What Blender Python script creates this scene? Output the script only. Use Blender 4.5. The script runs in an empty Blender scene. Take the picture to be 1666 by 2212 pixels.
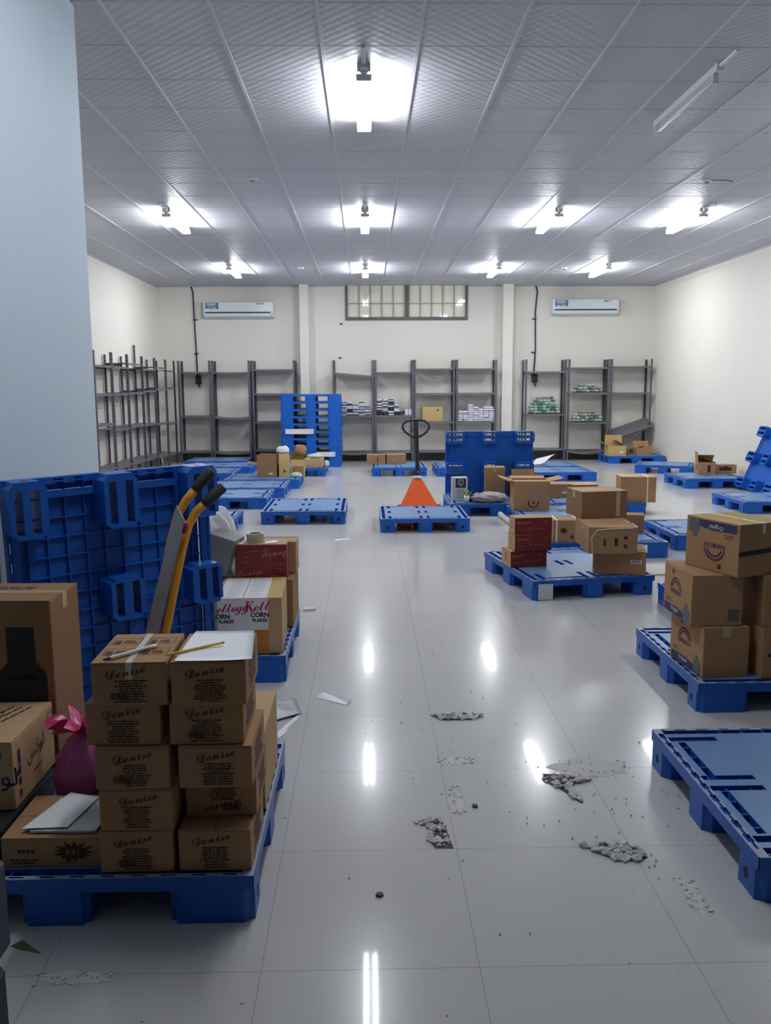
import bpy, bmesh, math, random
from mathutils import Matrix, Vector, Euler
random.seed(7)
C = bpy.context.scene.collection
S = bpy.context.scene
R = math.radians

# ------------------------------------------------------------------ camera, world, exposure
TUBE_STRENGTH = 184.0
TUBE_COLOR = (0.93, 0.965, 1.0, 1)
cam_d = bpy.data.cameras.new('camera')
cam_d.sensor_fit = 'HORIZONTAL'
cam_d.sensor_width = 36.0
cam_d.lens = 36.0 * 1820.0 / 1666.0
cam_d.clip_start = 0.05
cam_d.clip_end = 100
cam = bpy.data.objects.new('camera', cam_d)
C.objects.link(cam)
t_, s_, r_ = R(8.47), R(1.26), R(0.26)
w_ = Vector((math.sin(s_) * math.cos(t_), math.cos(s_) * math.cos(t_), -math.sin(t_)))
r0_ = Vector((math.cos(s_), -math.sin(s_), 0))
u0_ = r0_.cross(w_)
rr_ = math.cos(r_) * r0_ - math.sin(r_) * u0_
uu_ = math.cos(r_) * u0_ + math.sin(r_) * r0_
cam.matrix_world = Matrix(((rr_.x, uu_.x, -w_.x, 0), (rr_.y, uu_.y, -w_.y, 0), (rr_.z, uu_.z, -w_.z, 1.58), (0, 0, 0, 1)))
S.camera = cam
S.view_settings.view_transform = 'Standard'
S.view_settings.look = 'None'
S.view_settings.gamma = 1
S.view_settings.use_curve_mapping = False
S.view_settings.exposure = 0.0
wd = bpy.data.worlds.new('world')
S.world = wd
wd.use_nodes = True
wd.node_tree.nodes['Background'].inputs[0].default_value = (0.5, 0.6, 0.7, 1)
wd.node_tree.nodes['Background'].inputs[1].default_value = 0.02
try:
    S.cycles.max_bounces = 10
    S.cycles.diffuse_bounces = 5
    S.cycles.sample_clamp_indirect = 6.0
    S.cycles.caustics_reflective = False
    S.cycles.caustics_refractive = False
except Exception:
    pass

CEIL, XL, XR, YB, YF = 3.69, -4.40, 6.15, 18.30, -9.0

# ------------------------------------------------------------------ materials
M = {}
def mat(name, col, rough=0.6, metal=0.0, spec=0.5, noise=0.0, nscale=8.0, bump=0.0, bscale=60.0, emit=None, coat=0.0, trans=0.0, alpha=1.0):
    m = bpy.data.materials.new(name)
    m.use_nodes = True
    nt = m.node_tree
    b = nt.nodes['Principled BSDF']
    b.inputs['Base Color'].default_value = (*col, 1)
    b.inputs['Roughness'].default_value = rough
    b.inputs['Metallic'].default_value = metal
    b.inputs['Specular IOR Level'].default_value = spec
    b.inputs['Coat Weight'].default_value = coat
    b.inputs['Coat Roughness'].default_value = 0.05
    b.inputs['Transmission Weight'].default_value = trans
    b.inputs['Alpha'].default_value = alpha
    if emit:
        b.inputs['Emission Color'].default_value = emit[0]
        b.inputs['Emission Strength'].default_value = emit[1]
    if noise or bump:
        tc = nt.nodes.new('ShaderNodeTexCoord')
        nz = nt.nodes.new('ShaderNodeTexNoise')
        nz.inputs['Scale'].default_value = nscale
        nz.inputs['Detail'].default_value = 5
        nt.links.new(tc.outputs['Object'], nz.inputs['Vector'])
        if noise:
            mx = nt.nodes.new('ShaderNodeMix')
            mx.data_type = 'RGBA'
            nt.links.new(nz.outputs['Fac'], mx.inputs['Factor'])
            mx.inputs['A'].default_value = (*[c * (1 - noise) for c in col], 1)
            mx.inputs['B'].default_value = (*[min(1, c * (1 + noise)) for c in col], 1)
            nt.links.new(mx.outputs['Result'], b.inputs['Base Color'])
        if bump:
            n2 = nt.nodes.new('ShaderNodeTexNoise')
            n2.inputs['Scale'].default_value = bscale
            nt.links.new(tc.outputs['Object'], n2.inputs['Vector'])
            bp = nt.nodes.new('ShaderNodeBump')
            bp.inputs['Strength'].default_value = bump
            bp.inputs['Distance'].default_value = 0.01
            nt.links.new(n2.outputs['Fac'], bp.inputs['Height'])
            nt.links.new(bp.outputs['Normal'], b.inputs['Normal'])
    M[name] = m
    return m

mat('wall_paint', (0.71, 0.68, 0.62), 0.75, noise=0.03, nscale=1.5, bump=0.05, bscale=40)
mat('pillar_paint', (0.46, 0.545, 0.63), 0.7, noise=0.02, nscale=2)
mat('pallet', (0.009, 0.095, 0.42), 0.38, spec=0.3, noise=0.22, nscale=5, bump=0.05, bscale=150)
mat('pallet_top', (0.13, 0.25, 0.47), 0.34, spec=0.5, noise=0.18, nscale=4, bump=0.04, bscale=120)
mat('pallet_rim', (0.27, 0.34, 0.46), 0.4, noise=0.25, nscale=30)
mat('dark_hole', (0.004, 0.008, 0.03), 0.8)
mat('card', (0.37, 0.212, 0.106), 0.8, spec=0.25, noise=0.09, nscale=6)
mat('card_pale', (0.48, 0.32, 0.175), 0.8, spec=0.25, noise=0.09, nscale=6)
mat('card_yellow', (0.50, 0.36, 0.15), 0.8, spec=0.25, noise=0.09, nscale=6)
mat('card_dark', (0.26, 0.145, 0.072), 0.8, spec=0.25, noise=0.09, nscale=6)
mat('card_white', (0.62, 0.60, 0.55), 0.7, spec=0.25, noise=0.05)
mat('red_card', (0.17, 0.012, 0.014), 0.55, noise=0.10, nscale=5)
mat('tape', (0.50, 0.38, 0.24), 0.18, spec=0.6)
mat('clear_tape', (0.62, 0.58, 0.52), 0.08, spec=0.8)
mat('ink', (0.045, 0.020, 0.014), 0.8)
mat('ink_purple', (0.07, 0.02, 0.06), 0.8)
mat('ink_navy', (0.025, 0.022, 0.085), 0.7)
mat('ink_grey', (0.10, 0.11, 0.12), 0.7)
mat('ink_cream', (0.45, 0.20, 0.13), 0.7)
mat('ink_yellow', (0.50, 0.22, 0.05), 0.7)
mat('ink_red', (0.45, 0.01, 0.04), 0.5)
mat('ink_orange', (0.50, 0.17, 0.02), 0.6)
mat('black_print', (0.012, 0.012, 0.014), 0.7)
mat('paper', (0.90, 0.92, 0.94), 0.6, spec=0.3)
mat('paper_shade', (0.62, 0.63, 0.66), 0.6, spec=0.3, noise=0.03)
mat('steel_dark', (0.085, 0.085, 0.10), 0.45, metal=0.25, noise=0.25, nscale=6)
mat('steel_shelf', (0.15, 0.15, 0.165), 0.45, metal=0.2, noise=0.2, nscale=4)
mat('slot_grey', (0.24, 0.24, 0.25), 0.6)
mat('white_metal', (0.62, 0.64, 0.66), 0.4)
mat('grey_metal', (0.35, 0.37, 0.40), 0.35, metal=0.7)
mat('tube_lit', (1, 1, 1), 0.4, emit=(TUBE_COLOR, TUBE_STRENGTH))
mat('tube_lit_dim', (1, 1, 1), 0.4, emit=(TUBE_COLOR, TUBE_STRENGTH * 0.68))
mat('tube_off', (0.72, 0.78, 0.82), 0.2)
mat('black', (0.012, 0.012, 0.014), 0.5)
mat('rubber', (0.016, 0.016, 0.018), 0.65, noise=0.2)
mat('orange_paint', (0.60, 0.082, 0.010), 0.6, spec=0.2, noise=0.08, nscale=5)
mat('yellow_paint', (0.62, 0.27, 0.02), 0.42, noise=0.18, nscale=14)
mat('red_plastic', (0.30, 0.015, 0.015), 0.4)
mat('ac_white', (0.66, 0.72, 0.74), 0.3)
mat('sticker_blue', (0.03, 0.10, 0.26), 0.4)
mat('sticker_white', (0.75, 0.75, 0.75), 0.5)
mat('window_frame', (0.10, 0.095, 0.082), 0.5, noise=0.1)
mat('window_bar', (0.30, 0.29, 0.26), 0.5)
mat('pane_glass', (0.80, 0.77, 0.62), 0.03, spec=0.9, coat=1.0)
mat('green_bag', (0.10, 0.30, 0.19), 0.35, noise=0.5, nscale=25)
mat('pale_green_bag', (0.48, 0.62, 0.55), 0.35, noise=0.35, nscale=25)
mat('tan_bag', (0.42, 0.37, 0.20), 0.4, noise=0.3, nscale=25)
mat('grey_bag', (0.38, 0.36, 0.36), 0.4, noise=0.3, nscale=25)
mat('packet_white', (0.66, 0.64, 0.74), 0.45, noise=0.08, nscale=30)
mat('packet_black', (0.02, 0.018, 0.03), 0.45)
mat('pink_plastic', (0.55, 0.035, 0.17), 0.32, noise=0.3, nscale=7)
mat('pink_pale', (0.48, 0.11, 0.32), 0.32, noise=0.25, nscale=7)
mat('white_plastic', (0.72, 0.72, 0.76), 0.3, noise=0.06)
mat('foil_grey', (0.17, 0.17, 0.165), 0.35, noise=0.25, nscale=6)
mat('strap_white', (0.75, 0.70, 0.60), 0.5)
mat('pencil_yellow', (0.70, 0.40, 0.02), 0.4)
mat('marker_white', (0.72, 0.73, 0.76), 0.35)
mat('tile_shard', (0.47, 0.465, 0.455), 0.6, noise=0.2, nscale=12)
mat('mortar', (0.085, 0.083, 0.080), 0.9, noise=0.4, nscale=40)
mat('dust', (0.60, 0.59, 0.58), 0.9, noise=0.15, nscale=30)
mat('leaf', (0.10, 0.11, 0.03), 0.6)
mat('bin_blue', (0.015, 0.022, 0.05), 0.45)
mat('bin_black', (0.006, 0.006, 0.007), 0.6)
mat('tape_roll', (0.40, 0.37, 0.28), 0.3, noise=0.15, nscale=30)
mat('metal_sheet', (0.36, 0.38, 0.40), 0.32, metal=0.55, noise=0.1, nscale=4)
mat('cloth_dark', (0.035, 0.03, 0.05), 0.7)
mat('cloth_grey', (0.42, 0.39, 0.38), 0.7, noise=0.3, nscale=18)
mat('vegetable_green', (0.16, 0.34, 0.06), 0.5, noise=0.3)

def floor_mat():
    m = bpy.data.materials.new('floor_tile')
    m.use_nodes = True
    nt = m.node_tree
    b = nt.nodes['Principled BSDF']
    N, L = nt.nodes.new, nt.links.new
    tc = N('ShaderNodeTexCoord')
    sep = N('ShaderNodeSeparateXYZ')
    L(tc.outputs['Object'], sep.inputs[0])
    def joint(out, off):
        a = N('ShaderNodeMath'); a.operation = 'ADD'; a.inputs[1].default_value = off
        L(out, a.inputs[0])
        p = N('ShaderNodeMath'); p.operation = 'PINGPONG'; p.inputs[1].default_value = 0.3
        L(a.outputs[0], p.inputs[0])
        c = N('ShaderNodeMath'); c.operation = 'LESS_THAN'; c.inputs[1].default_value = 0.0013
        L(p.outputs[0], c.inputs[0])
        return c.outputs[0]
    jx = joint(sep.outputs[0], 60.3)
    jy = joint(sep.outputs[1], 60.3)
    mxj = N('ShaderNodeMath'); mxj.operation = 'MAXIMUM'
    L(jx, mxj.inputs[0]); L(jy, mxj.inputs[1])
    n1 = N('ShaderNodeTexNoise'); n1.inputs['Scale'].default_value = 2.2; n1.inputs['Detail'].default_value = 6
    L(tc.outputs['Object'], n1.inputs['Vector'])
    r1 = N('ShaderNodeValToRGB')
    r1.color_ramp.elements[0].position = 0.3; r1.color_ramp.elements[0].color = (0.545, 0.54, 0.53, 1)
    r1.color_ramp.elements[1].position = 0.75; r1.color_ramp.elements[1].color = (0.565, 0.56, 0.555, 1)
    L(n1.outputs['Fac'], r1.inputs['Fac'])
    # scuffs: sparse pale streaks
    mp = N('ShaderNodeMapping'); mp.inputs['Scale'].default_value = (5, 14, 1)
    L(tc.outputs['Object'], mp.inputs[0])
    n2 = N('ShaderNodeTexNoise'); n2.inputs['Scale'].default_value = 1.6; n2.inputs['Detail'].default_value = 8
    L(mp.outputs[0], n2.inputs['Vector'])
    r2 = N('ShaderNodeValToRGB')
    r2.color_ramp.elements[0].position = 0.66; r2.color_ramp.elements[0].color = (0, 0, 0, 1)
    r2.color_ramp.elements[1].position = 0.74; r2.color_ramp.elements[1].color = (1, 1, 1, 1)
    L(n2.outputs['Fac'], r2.inputs['Fac'])
    m1 = N('ShaderNodeMix'); m1.data_type = 'RGBA'
    f = N('ShaderNodeMath'); f.operation = 'MULTIPLY'; f.inputs[1].default_value = 0.12
    L(r2.outputs['Color'], f.inputs[0]); L(f.outputs[0], m1.inputs['Factor'])
    L(r1.outputs['Color'], m1.inputs['A']); m1.inputs['B'].default_value = (0.64, 0.64, 0.63, 1)
    # small dark specks of grit
    n3 = N('ShaderNodeTexNoise'); n3.inputs['Scale'].default_value = 34; n3.inputs['Detail'].default_value = 2
    L(tc.outputs['Object'], n3.inputs['Vector'])
    c3 = N('ShaderNodeMath'); c3.operation = 'GREATER_THAN'; c3.inputs[1].default_value = 0.765
    L(n3.outputs['Fac'], c3.inputs[0])
    m2 = N('ShaderNodeMix'); m2.data_type = 'RGBA'
    L(c3.outputs[0], m2.inputs['Factor']); L(m1.outputs['Result'], m2.inputs['A']); m2.inputs['B'].default_value = (0.16, 0.155, 0.15, 1)
    m3 = N('ShaderNodeMix'); m3.data_type = 'RGBA'
    fj = N('ShaderNodeMath'); fj.operation = 'MULTIPLY'; fj.inputs[1].default_value = 0.55
    L(mxj.outputs[0], fj.inputs[0]); L(fj.outputs[0], m3.inputs['Factor'])
    L(m2.outputs['Result'], m3.inputs['A']); m3.inputs['B'].default_value = (0.17, 0.165, 0.16, 1)
    L(m3.outputs['Result'], b.inputs['Base Color'])
    rr = N('ShaderNodeMapRange')
    rr.inputs['To Min'].default_value = 0.16; rr.inputs['To Max'].default_value = 0.24
    L(n1.outputs['Fac'], rr.inputs['Value'])
    L(rr.outputs[0], b.inputs['Roughness'])
    b.inputs['Specular IOR Level'].default_value = 0.18
    b.inputs['Coat Weight'].default_value = 0.30
    b.inputs['Coat Roughness'].default_value = 0.05
    M['floor'] = m

def ceiling_mat():
    m = bpy.data.materials.new('ceiling_tile')
    m.use_nodes = True
    nt = m.node_tree
    b = nt.nodes['Principled BSDF']
    N, L = nt.nodes.new, nt.links.new
    tc = N('ShaderNodeTexCoord')
    b.inputs['Base Color'].default_value = (0.50, 0.50, 0.55, 1)
    b.inputs['Roughness'].default_value = 0.5
    sp = N('ShaderNodeSeparateXYZ'); L(tc.outputs['Object'], sp.inputs[0])
    def wave(out, period):
        m1 = N('ShaderNodeMath'); m1.operation = 'MULTIPLY'; m1.inputs[1].default_value = 2 * math.pi / period
        L(out, m1.inputs[0])
        m2 = N('ShaderNodeMath'); m2.operation = 'SINE'; L(m1.outputs[0], m2.inputs[0])
        return m2.outputs[0]
    ad = N('ShaderNodeMath'); ad.operation = 'MULTIPLY'
    L(wave(sp.outputs[0], .085), ad.inputs[0]); L(wave(sp.outputs[1], .085), ad.inputs[1])
    bp = N('ShaderNodeBump'); bp.inputs['Strength'].default_value = 0.3; bp.inputs['Distance'].default_value = 0.004
    L(ad.outputs[0], bp.inputs['Height']); L(bp.outputs['Normal'], b.inputs['Normal'])
    M['ceiling'] = m
floor_mat(); ceiling_mat()

# ------------------------------------------------------------------ mesh helpers
class MB:
    def __init__(s):
        s.v, s.f, s.m = [], [], []
    def add(s, vs, fs, mi=0):
        n = len(s.v)
        s.v += [tuple(v) for v in vs]
        for f in fs:
            s.f.append(tuple(i + n for i in f)); s.m.append(mi)
    def box(s, x0, x1, y0, y1, z0, z1, mi=0, T=None):
        vs = [Vector((x, y, z)) for z in (z0, z1) for y in (y0, y1) for x in (x0, x1)]
        if T: vs = [T @ v for v in vs]
        s.add(vs, [(0, 2, 3, 1), (4, 5, 7, 6), (0, 1, 5, 4), (2, 6, 7, 3), (0, 4, 6, 2), (1, 3, 7, 5)], mi)
        return s
    def cbox(s, x0, x1, y0, y1, z0, z1, c=0.004, mi=0, T=None):
        """box with chamfered edges"""
        bm = bmesh.new()
        bmesh.ops.create_cube(bm, size=1)
        for v in bm.verts:
            v.co = Vector((x0 + (v.co.x + .5) * (x1 - x0), y0 + (v.co.y + .5) * (y1 - y0), z0 + (v.co.z + .5) * (z1 - z0)))
        bmesh.ops.bevel(bm, geom=bm.edges[:], offset=c, segments=1, affect='EDGES')
        bm.verts.index_update()
        vs = [v.co.copy() for v in bm.verts]
        if T: vs = [T @ v for v in vs]
        s.add(vs, [[v.index for v in f.verts] for f in bm.faces], mi)
        bm.free()
        return s
    def tube(s, pts, r, n=10, mi=0, cap=True):
        pts = [Vector(p) for p in pts]
        rs = r if isinstance(r, (list, tuple)) else [r] * len(pts)
        ref = None
        rings = []
        for i, p in enumerate(pts):
            a = pts[max(0, i - 1)]; b = pts[min(len(pts) - 1, i + 1)]
            d = (b - a).normalized()
            if ref is None:
                ref = Vector((0, 0, 1)) if abs(d.z) < 0.9 else Vector((1, 0, 0))
            u = (ref - d * ref.dot(d)).normalized()
            ref = u
            v = d.cross(u)
            rings.append([p + (u * math.cos(2 * math.pi * k / n) + v * math.sin(2 * math.pi * k / n)) * rs[i] for k in range(n)])
        vs = [q for ring in rings for q in ring]
        fs = []
        for i in range(len(pts) - 1):
            for k in range(n):
                fs.append((i * n + k, i * n + (k + 1) % n, (i + 1) * n + (k + 1) % n, (i + 1) * n + k))
        if cap:
            fs.append(tuple(range(n))[::-1]); fs.append(tuple((len(pts) - 1) * n + k for k in range(n)))
        s.add(vs, fs, mi)
        return s
    def prism(s, poly, z0, z1, mi=0, T=None):
        n = len(poly)
        vs = [Vector((x, y, z0)) for x, y in poly] + [Vector((x, y, z1)) for x, y in poly]
        if T: vs = [T @ v for v in vs]
        fs = [tuple(range(n))[::-1], tuple(range(n, 2 * n))] + [(i, (i + 1) % n, (i + 1) % n + n, i + n) for i in range(n)]
        s.add(vs, fs, mi)
        return s
    def quad(s, a, b, c, d, mi=0):
        s.add([a, b, c, d], [(0, 1, 2, 3)], mi); return s
    def lathe(s, prof, n=16, mi=0, T=None):
        vs = []
        for r, z in prof:
            for k in range(n):
                a = 2 * math.pi * k / n
                v = Vector((r * math.cos(a), r * math.sin(a), z))
                vs.append(T @ v if T else v)
        fs = []
        for i in range(len(prof) - 1):
            for k in range(n):
                fs.append((i * n + k, i * n + (k + 1) % n, (i + 1) * n + (k + 1) % n, (i + 1) * n + k))
        fs.append(tuple(range(n))[::-1]); fs.append(tuple((len(prof) - 1) * n + k for k in range(n)))
        s.add(vs, fs, mi)
        return s
    def mesh(s, name, mats, smooth=False):
        me = bpy.data.meshes.new(name)
        me.from_pydata(s.v, [], s.f)
        for m in (mats if isinstance(mats, (list, tuple)) else [mats]):
            me.materials.append(M[m] if isinstance(m, str) else m)
        me.polygons.foreach_set('material_index', s.m)
        if smooth: me.polygons.foreach_set('use_smooth', [True] * len(s.f))
        me.update()
        return me

def ob(name, me, parent=None, loc=(0, 0, 0), rot=(0, 0, 0)):
    o = bpy.data.objects.new(name, me)
    C.objects.link(o)
    o.location = loc; o.rotation_euler = rot
    if parent: o.parent = parent
    return o
def tag(o, label=None, cat=None, group=None, kind=None):
    if label: o['label'] = label
    if cat: o['category'] = cat
    if group: o['group'] = group
    if kind: o['kind'] = kind
    return o
def thing(name, label, cat, loc=(0, 0, 0), rz=0, group=None, rot=None):
    o = ob(name, None, None, loc, rot if rot else (0, 0, rz))
    o.empty_display_size = 0.1
    return tag(o, label, cat, group)
def struct(name, mb, mats, parent=None):
    o = ob(name, mb.mesh(name, mats), parent)
    if not parent: o['kind'] = 'structure'
    return o

def slabgrid(xs, ys, fn):
    """cells between the break points carry one solid z-interval or none; walls close the steps"""
    mb = MB()
    nx, ny = len(xs) - 1, len(ys) - 1
    cell = [[fn((xs[i] + xs[i + 1]) / 2, (ys[j] + ys[j + 1]) / 2) for j in range(ny)] for i in range(nx)]
    def get(i, j): return cell[i][j] if 0 <= i < nx and 0 <= j < ny else None
    def minus(a, b):
        if a is None: return []
        if b is None: return [a]
        out = []
        if b[0] > a[0]: out.append((a[0], min(a[1], b[0])))
        if b[1] < a[1]: out.append((max(a[0], b[1]), a[1]))
        return [q for q in out if q[1] - q[0] > 1e-6]
    for i in range(nx):
        for j in range(ny):
            c = cell[i][j]
            if c is None: continue
            x0, x1, y0, y1 = xs[i], xs[i + 1], ys[j], ys[j + 1]
            mb.quad((x0, y0, c[1]), (x1, y0, c[1]), (x1, y1, c[1]), (x0, y1, c[1]))
            mb.quad((x0, y1, c[0]), (x1, y1, c[0]), (x1, y0, c[0]), (x0, y0, c[0]))
            for z0, z1 in minus(c, get(i + 1, j)): mb.quad((x1, y0, z0), (x1, y1, z0), (x1, y1, z1), (x1, y0, z1))
            for z0, z1 in minus(c, get(i - 1, j)): mb.quad((x0, y1, z0), (x0, y0, z0), (x0, y0, z1), (x0, y1, z1))
            for z0, z1 in minus(c, get(i, j + 1)): mb.quad((x1, y1, z0), (x0, y1, z0), (x0, y1, z1), (x1, y1, z1))
            for z0, z1 in minus(c, get(i, j - 1)): mb.quad((x0, y0, z0), (x1, y0, z0), (x1, y0, z1), (x0, y0, z1))
    return mb
def chamfer_corners(mb, hx, hy, c, cx=0, cy=0):
    for k, v in enumerate(mb.v):
        if abs(abs(v[0] - cx) - hx) < 1e-6 and abs(abs(v[1] - cy) - hy) < 1e-6:
            mb.v[k] = (v[0] - math.copysign(c / 2, v[0] - cx), v[1] - math.copysign(c / 2, v[1] - cy), v[2])
def weld(me):
    bm = bmesh.new(); bm.from_mesh(me)
    bmesh.ops.remove_doubles(bm, verts=bm.verts, dist=1e-6)
    bm.to_mesh(me); bm.free(); me.update()
    return me

# ------------------------------------------------------------------ text and print on surfaces
_txt = {}
def text_mesh(body, size, m, shear=0.0, spacing=1.0, bold=0.0):
    k = (body, size, m, shear, spacing, bold)
    if k in _txt: return _txt[k]
    c = bpy.data.curves.new('lettering', 'FONT')
    c.body = body; c.size = size; c.shear = shear; c.space_character = spacing; c.offset = bold
    c.align_x = 'CENTER'; c.align_y = 'CENTER'; c.resolution_u = 2
    o = bpy.data.objects.new('lettering', c)
    C.objects.link(o)
    bpy.context.view_layer.update()
    me = bpy.data.meshes.new_from_object(o.evaluated_get(bpy.context.evaluated_depsgraph_get()))
    bpy.data.objects.remove(o)
    bpy.data.curves.remove(c)
    me.materials.clear(); me.materials.append(M[m])
    _txt[k] = me
    return me
def face_matrix(face, w, d, h, u, v, ang=0.0, lift=0.0012):
    """u from the face's middle, v up from its foot (top: from its middle)"""
    if face == 'front': o, r, up, n = Vector((u, -d / 2, v)), Vector((1, 0, 0)), Vector((0, 0, 1)), Vector((0, -1, 0))
    elif face == 'left': o, r, up, n = Vector((-w / 2, -u, v)), Vector((0, -1, 0)), Vector((0, 0, 1)), Vector((-1, 0, 0))
    elif face == 'right': o, r, up, n = Vector((w / 2, u, v)), Vector((0, 1, 0)), Vector((0, 0, 1)), Vector((1, 0, 0))
    else: o, r, up, n = Vector((u, v, h)), Vector((1, 0, 0)), Vector((0, 1, 0)), Vector((0, 0, 1))
    o = o + n * lift
    c, s = math.cos(ang), math.sin(ang)
    r2, u2 = r * c + up * s, up * c - r * s
    return Matrix(((r2.x, u2.x, n.x, o.x), (r2.y, u2.y, n.y, o.y), (r2.z, u2.z, n.z, o.z), (0, 0, 0, 1)))
def put(name, me, parent, mtx):
    o = ob(name, me, parent)
    o.matrix_local = mtx
    return o
def lines_mesh(w, rows, pitch, thick, m, seed=1, gap=0.35, ragged=0.4):
    rnd = random.Random(seed)
    mb = MB()
    for k in range(rows):
        y = -k * pitch
        L = w * (1 - ragged * rnd.random())
        x = -L / 2
        while x < L / 2 - 0.002:
            a = min(L / 2 - x, w * (0.06 + 0.22 * rnd.random()))
            mb.quad((x, y - thick / 2, 0), (x + a, y - thick / 2, 0), (x + a, y + thick / 2, 0), (x, y + thick / 2, 0))
            x += a + thick * gap * 2
    return mb.mesh('printed_lettering', m)
def shapes_mesh(name, polys, m):
    mb = MB()
    for p in polys:
        mb.add([(x, y, 0) for x, y in p], [tuple(range(len(p)))])
    return mb.mesh(name, m)
def rect(x0, x1, y0, y1): return [(x0, y0), (x1, y0), (x1, y1), (x0, y1)]
def frame_rects(x0, x1, y0, y1, t): return [rect(x0, x1, y0, y0 + t), rect(x0, x1, y1 - t, y1), rect(x0, x0 + t, y0 + t, y1 - t), rect(x1 - t, x1, y0 + t, y1 - t)]
def arc_polys(r0, r1, a0, a1, n=14, cx=0, cy=0):
    out = []
    for k in range(n):
        a, b = a0 + (a1 - a0) * k / n, a0 + (a1 - a0) * (k + 1) / n
        out.append([(cx + r0 * math.cos(a), cy + r0 * math.sin(a)), (cx + r1 * math.cos(a), cy + r1 * math.sin(a)),
                    (cx + r1 * math.cos(b), cy + r1 * math.sin(b)), (cx + r0 * math.cos(b), cy + r0 * math.sin(b))])
    return out
def star_poly(r0, r1, n, seed=3, sx=1.0, sy=1.0):
    rnd = random.Random(seed)
    return [((r1 * (0.8 + 0.4 * rnd.random()) if k % 2 == 0 else r0) * sx * math.cos(math.pi * k / n),
             (r1 * (0.8 + 0.4 * rnd.random()) if k % 2 == 0 else r0) * sy * math.sin(math.pi * k / n)) for k in range(2 * n)]

# ================================================================== THE ROOM
f = MB(); f.box(XL - .15, XR + .15, YF - .15, YB + .15, -0.1, 0)
struct('floor', f, 'floor')
f = MB(); f.box(XL - .15, XR + .15, YF - .15, YB + .15, CEIL, CEIL + .1)
struct('ceiling', f, 'ceiling')
f = MB(); f.box(XL - .15, XL, YF, YB, 0, CEIL); struct('wall_left', f, 'wall_paint')
f = MB(); f.box(XR, XR + .15, YF, YB, 0, CEIL); struct('wall_right', f, 'wall_paint')
WX0, WX1, WZ0 = -0.43, 2.17, 2.97
f = MB()
f.box(XL - .15, WX0, YB, YB + .15, 0, CEIL); f.box(WX1, XR + .15, YB, YB + .15, 0, CEIL); f.box(WX0, WX1, YB, YB + .15, 0, WZ0)
struct('wall_back', f, 'wall_paint')
f = MB(); f.box(XL - .15, XR + .15, YF - .15, YF, 0, CEIL); struct('wall_front', f, 'wall_paint')
f = MB(); f.cbox(-2.15, -1.613, YF, 5.10, 0, CEIL, 0.008)
struct('wall_partition', f, 'pillar_paint')
for x0, x1 in ((-1.385, -1.20), (2.885, 3.105)):
    f = MB(); f.cbox(x0, x1, 18.04, YB, 0, CEIL, 0.006); struct('column', f, 'wall_paint')
mat('dark_band', (0.13, 0.128, 0.125), 0.6, noise=0.1)
f = MB(); f.box(XL, -1.385, YB - .012, YB, 0, .21); f.box(-1.20, 2.885, YB - .012, YB, 0, .21); f.box(3.105, XR, YB - .012, YB, 0, .21)  # low dark grey band along the foot of the back wall
struct('dark_band_back', f, 'dark_band')
mat('t_bar', (0.52, 0.525, 0.57), 0.45)
f = MB()
x = 0.34 - 0.6 * 8
while x < XR:
    if x > XL: f.box(x - .011, x + .011, YF, YB, CEIL - .006, CEIL + .002)
    x += 0.6
struct('trim_1', f, 't_bar')
f = MB()
y = 5.65 - 0.6 * 15
while y < YB:
    if y > YF: f.box(XL, XR, y - .003, y + .003, CEIL - .0012, CEIL + .002)
    y += 0.6
mat('t_seam', (0.40, 0.40, 0.44), 0.6)
struct('trim_2', f, 't_seam')
f = MB(); f.box(XL, XL + .02, 5.1, YB, CEIL - .025, CEIL + .001); f.box(XR - .02, XR, YF, YB, CEIL - .025, CEIL + .001); f.box(XL, WX0, YB - .02, YB, CEIL - .025, CEIL + .001); f.box(WX1, XR, YB - .02, YB, CEIL - .025, CEIL + .001)
struct('trim_3', f, 't_seam')

# the high window: dark frame, two sashes, pale glazing bars, reflecting panes
win = ob('window_1', None, None, (0, 0, 0)); win['kind'] = 'structure'; win['label'] = 'long high window with dark frame under the ceiling of back wall'
f = MB()
f.box(WX0, WX1, YB - .02, YB + .1, WZ0, WZ0 + .07); f.box(WX0, WX0 + .05, YB - .02, YB + .1, WZ0 + .07, CEIL); f.box(WX1 - .05, WX1, YB - .02, YB + .1, WZ0 + .07, CEIL)
f.box(0.83, 0.92, YB - .025, YB + .1, WZ0 + .07, CEIL)
ob('window_frame', f.mesh('window_frame', 'window_frame'), win)
for x0, x1, n in ((WX0 + .05, .83, 5), (.92, WX1 - .05, 5)):
    f = MB(); f.box(x0, x1, YB + .03, YB + .036, WZ0 + .07, CEIL)
    ob('window_pane', f.mesh('window_pane', 'pane_glass'), win)
    f = MB()
    for k in range(1, n):
        xx = x0 + (x1 - x0) * k / n
        f.box(xx - .009, xx + .009, YB + .005, YB + .03, WZ0 + .07, CEIL)
    zz = WZ0 + .07 + .28
    f.box(x0, x1, YB + .004, YB + .029, zz - .008, zz + .008)
    ob('glazing_bars', f.mesh('glazing_bars', 'window_bar'), win)

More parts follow.
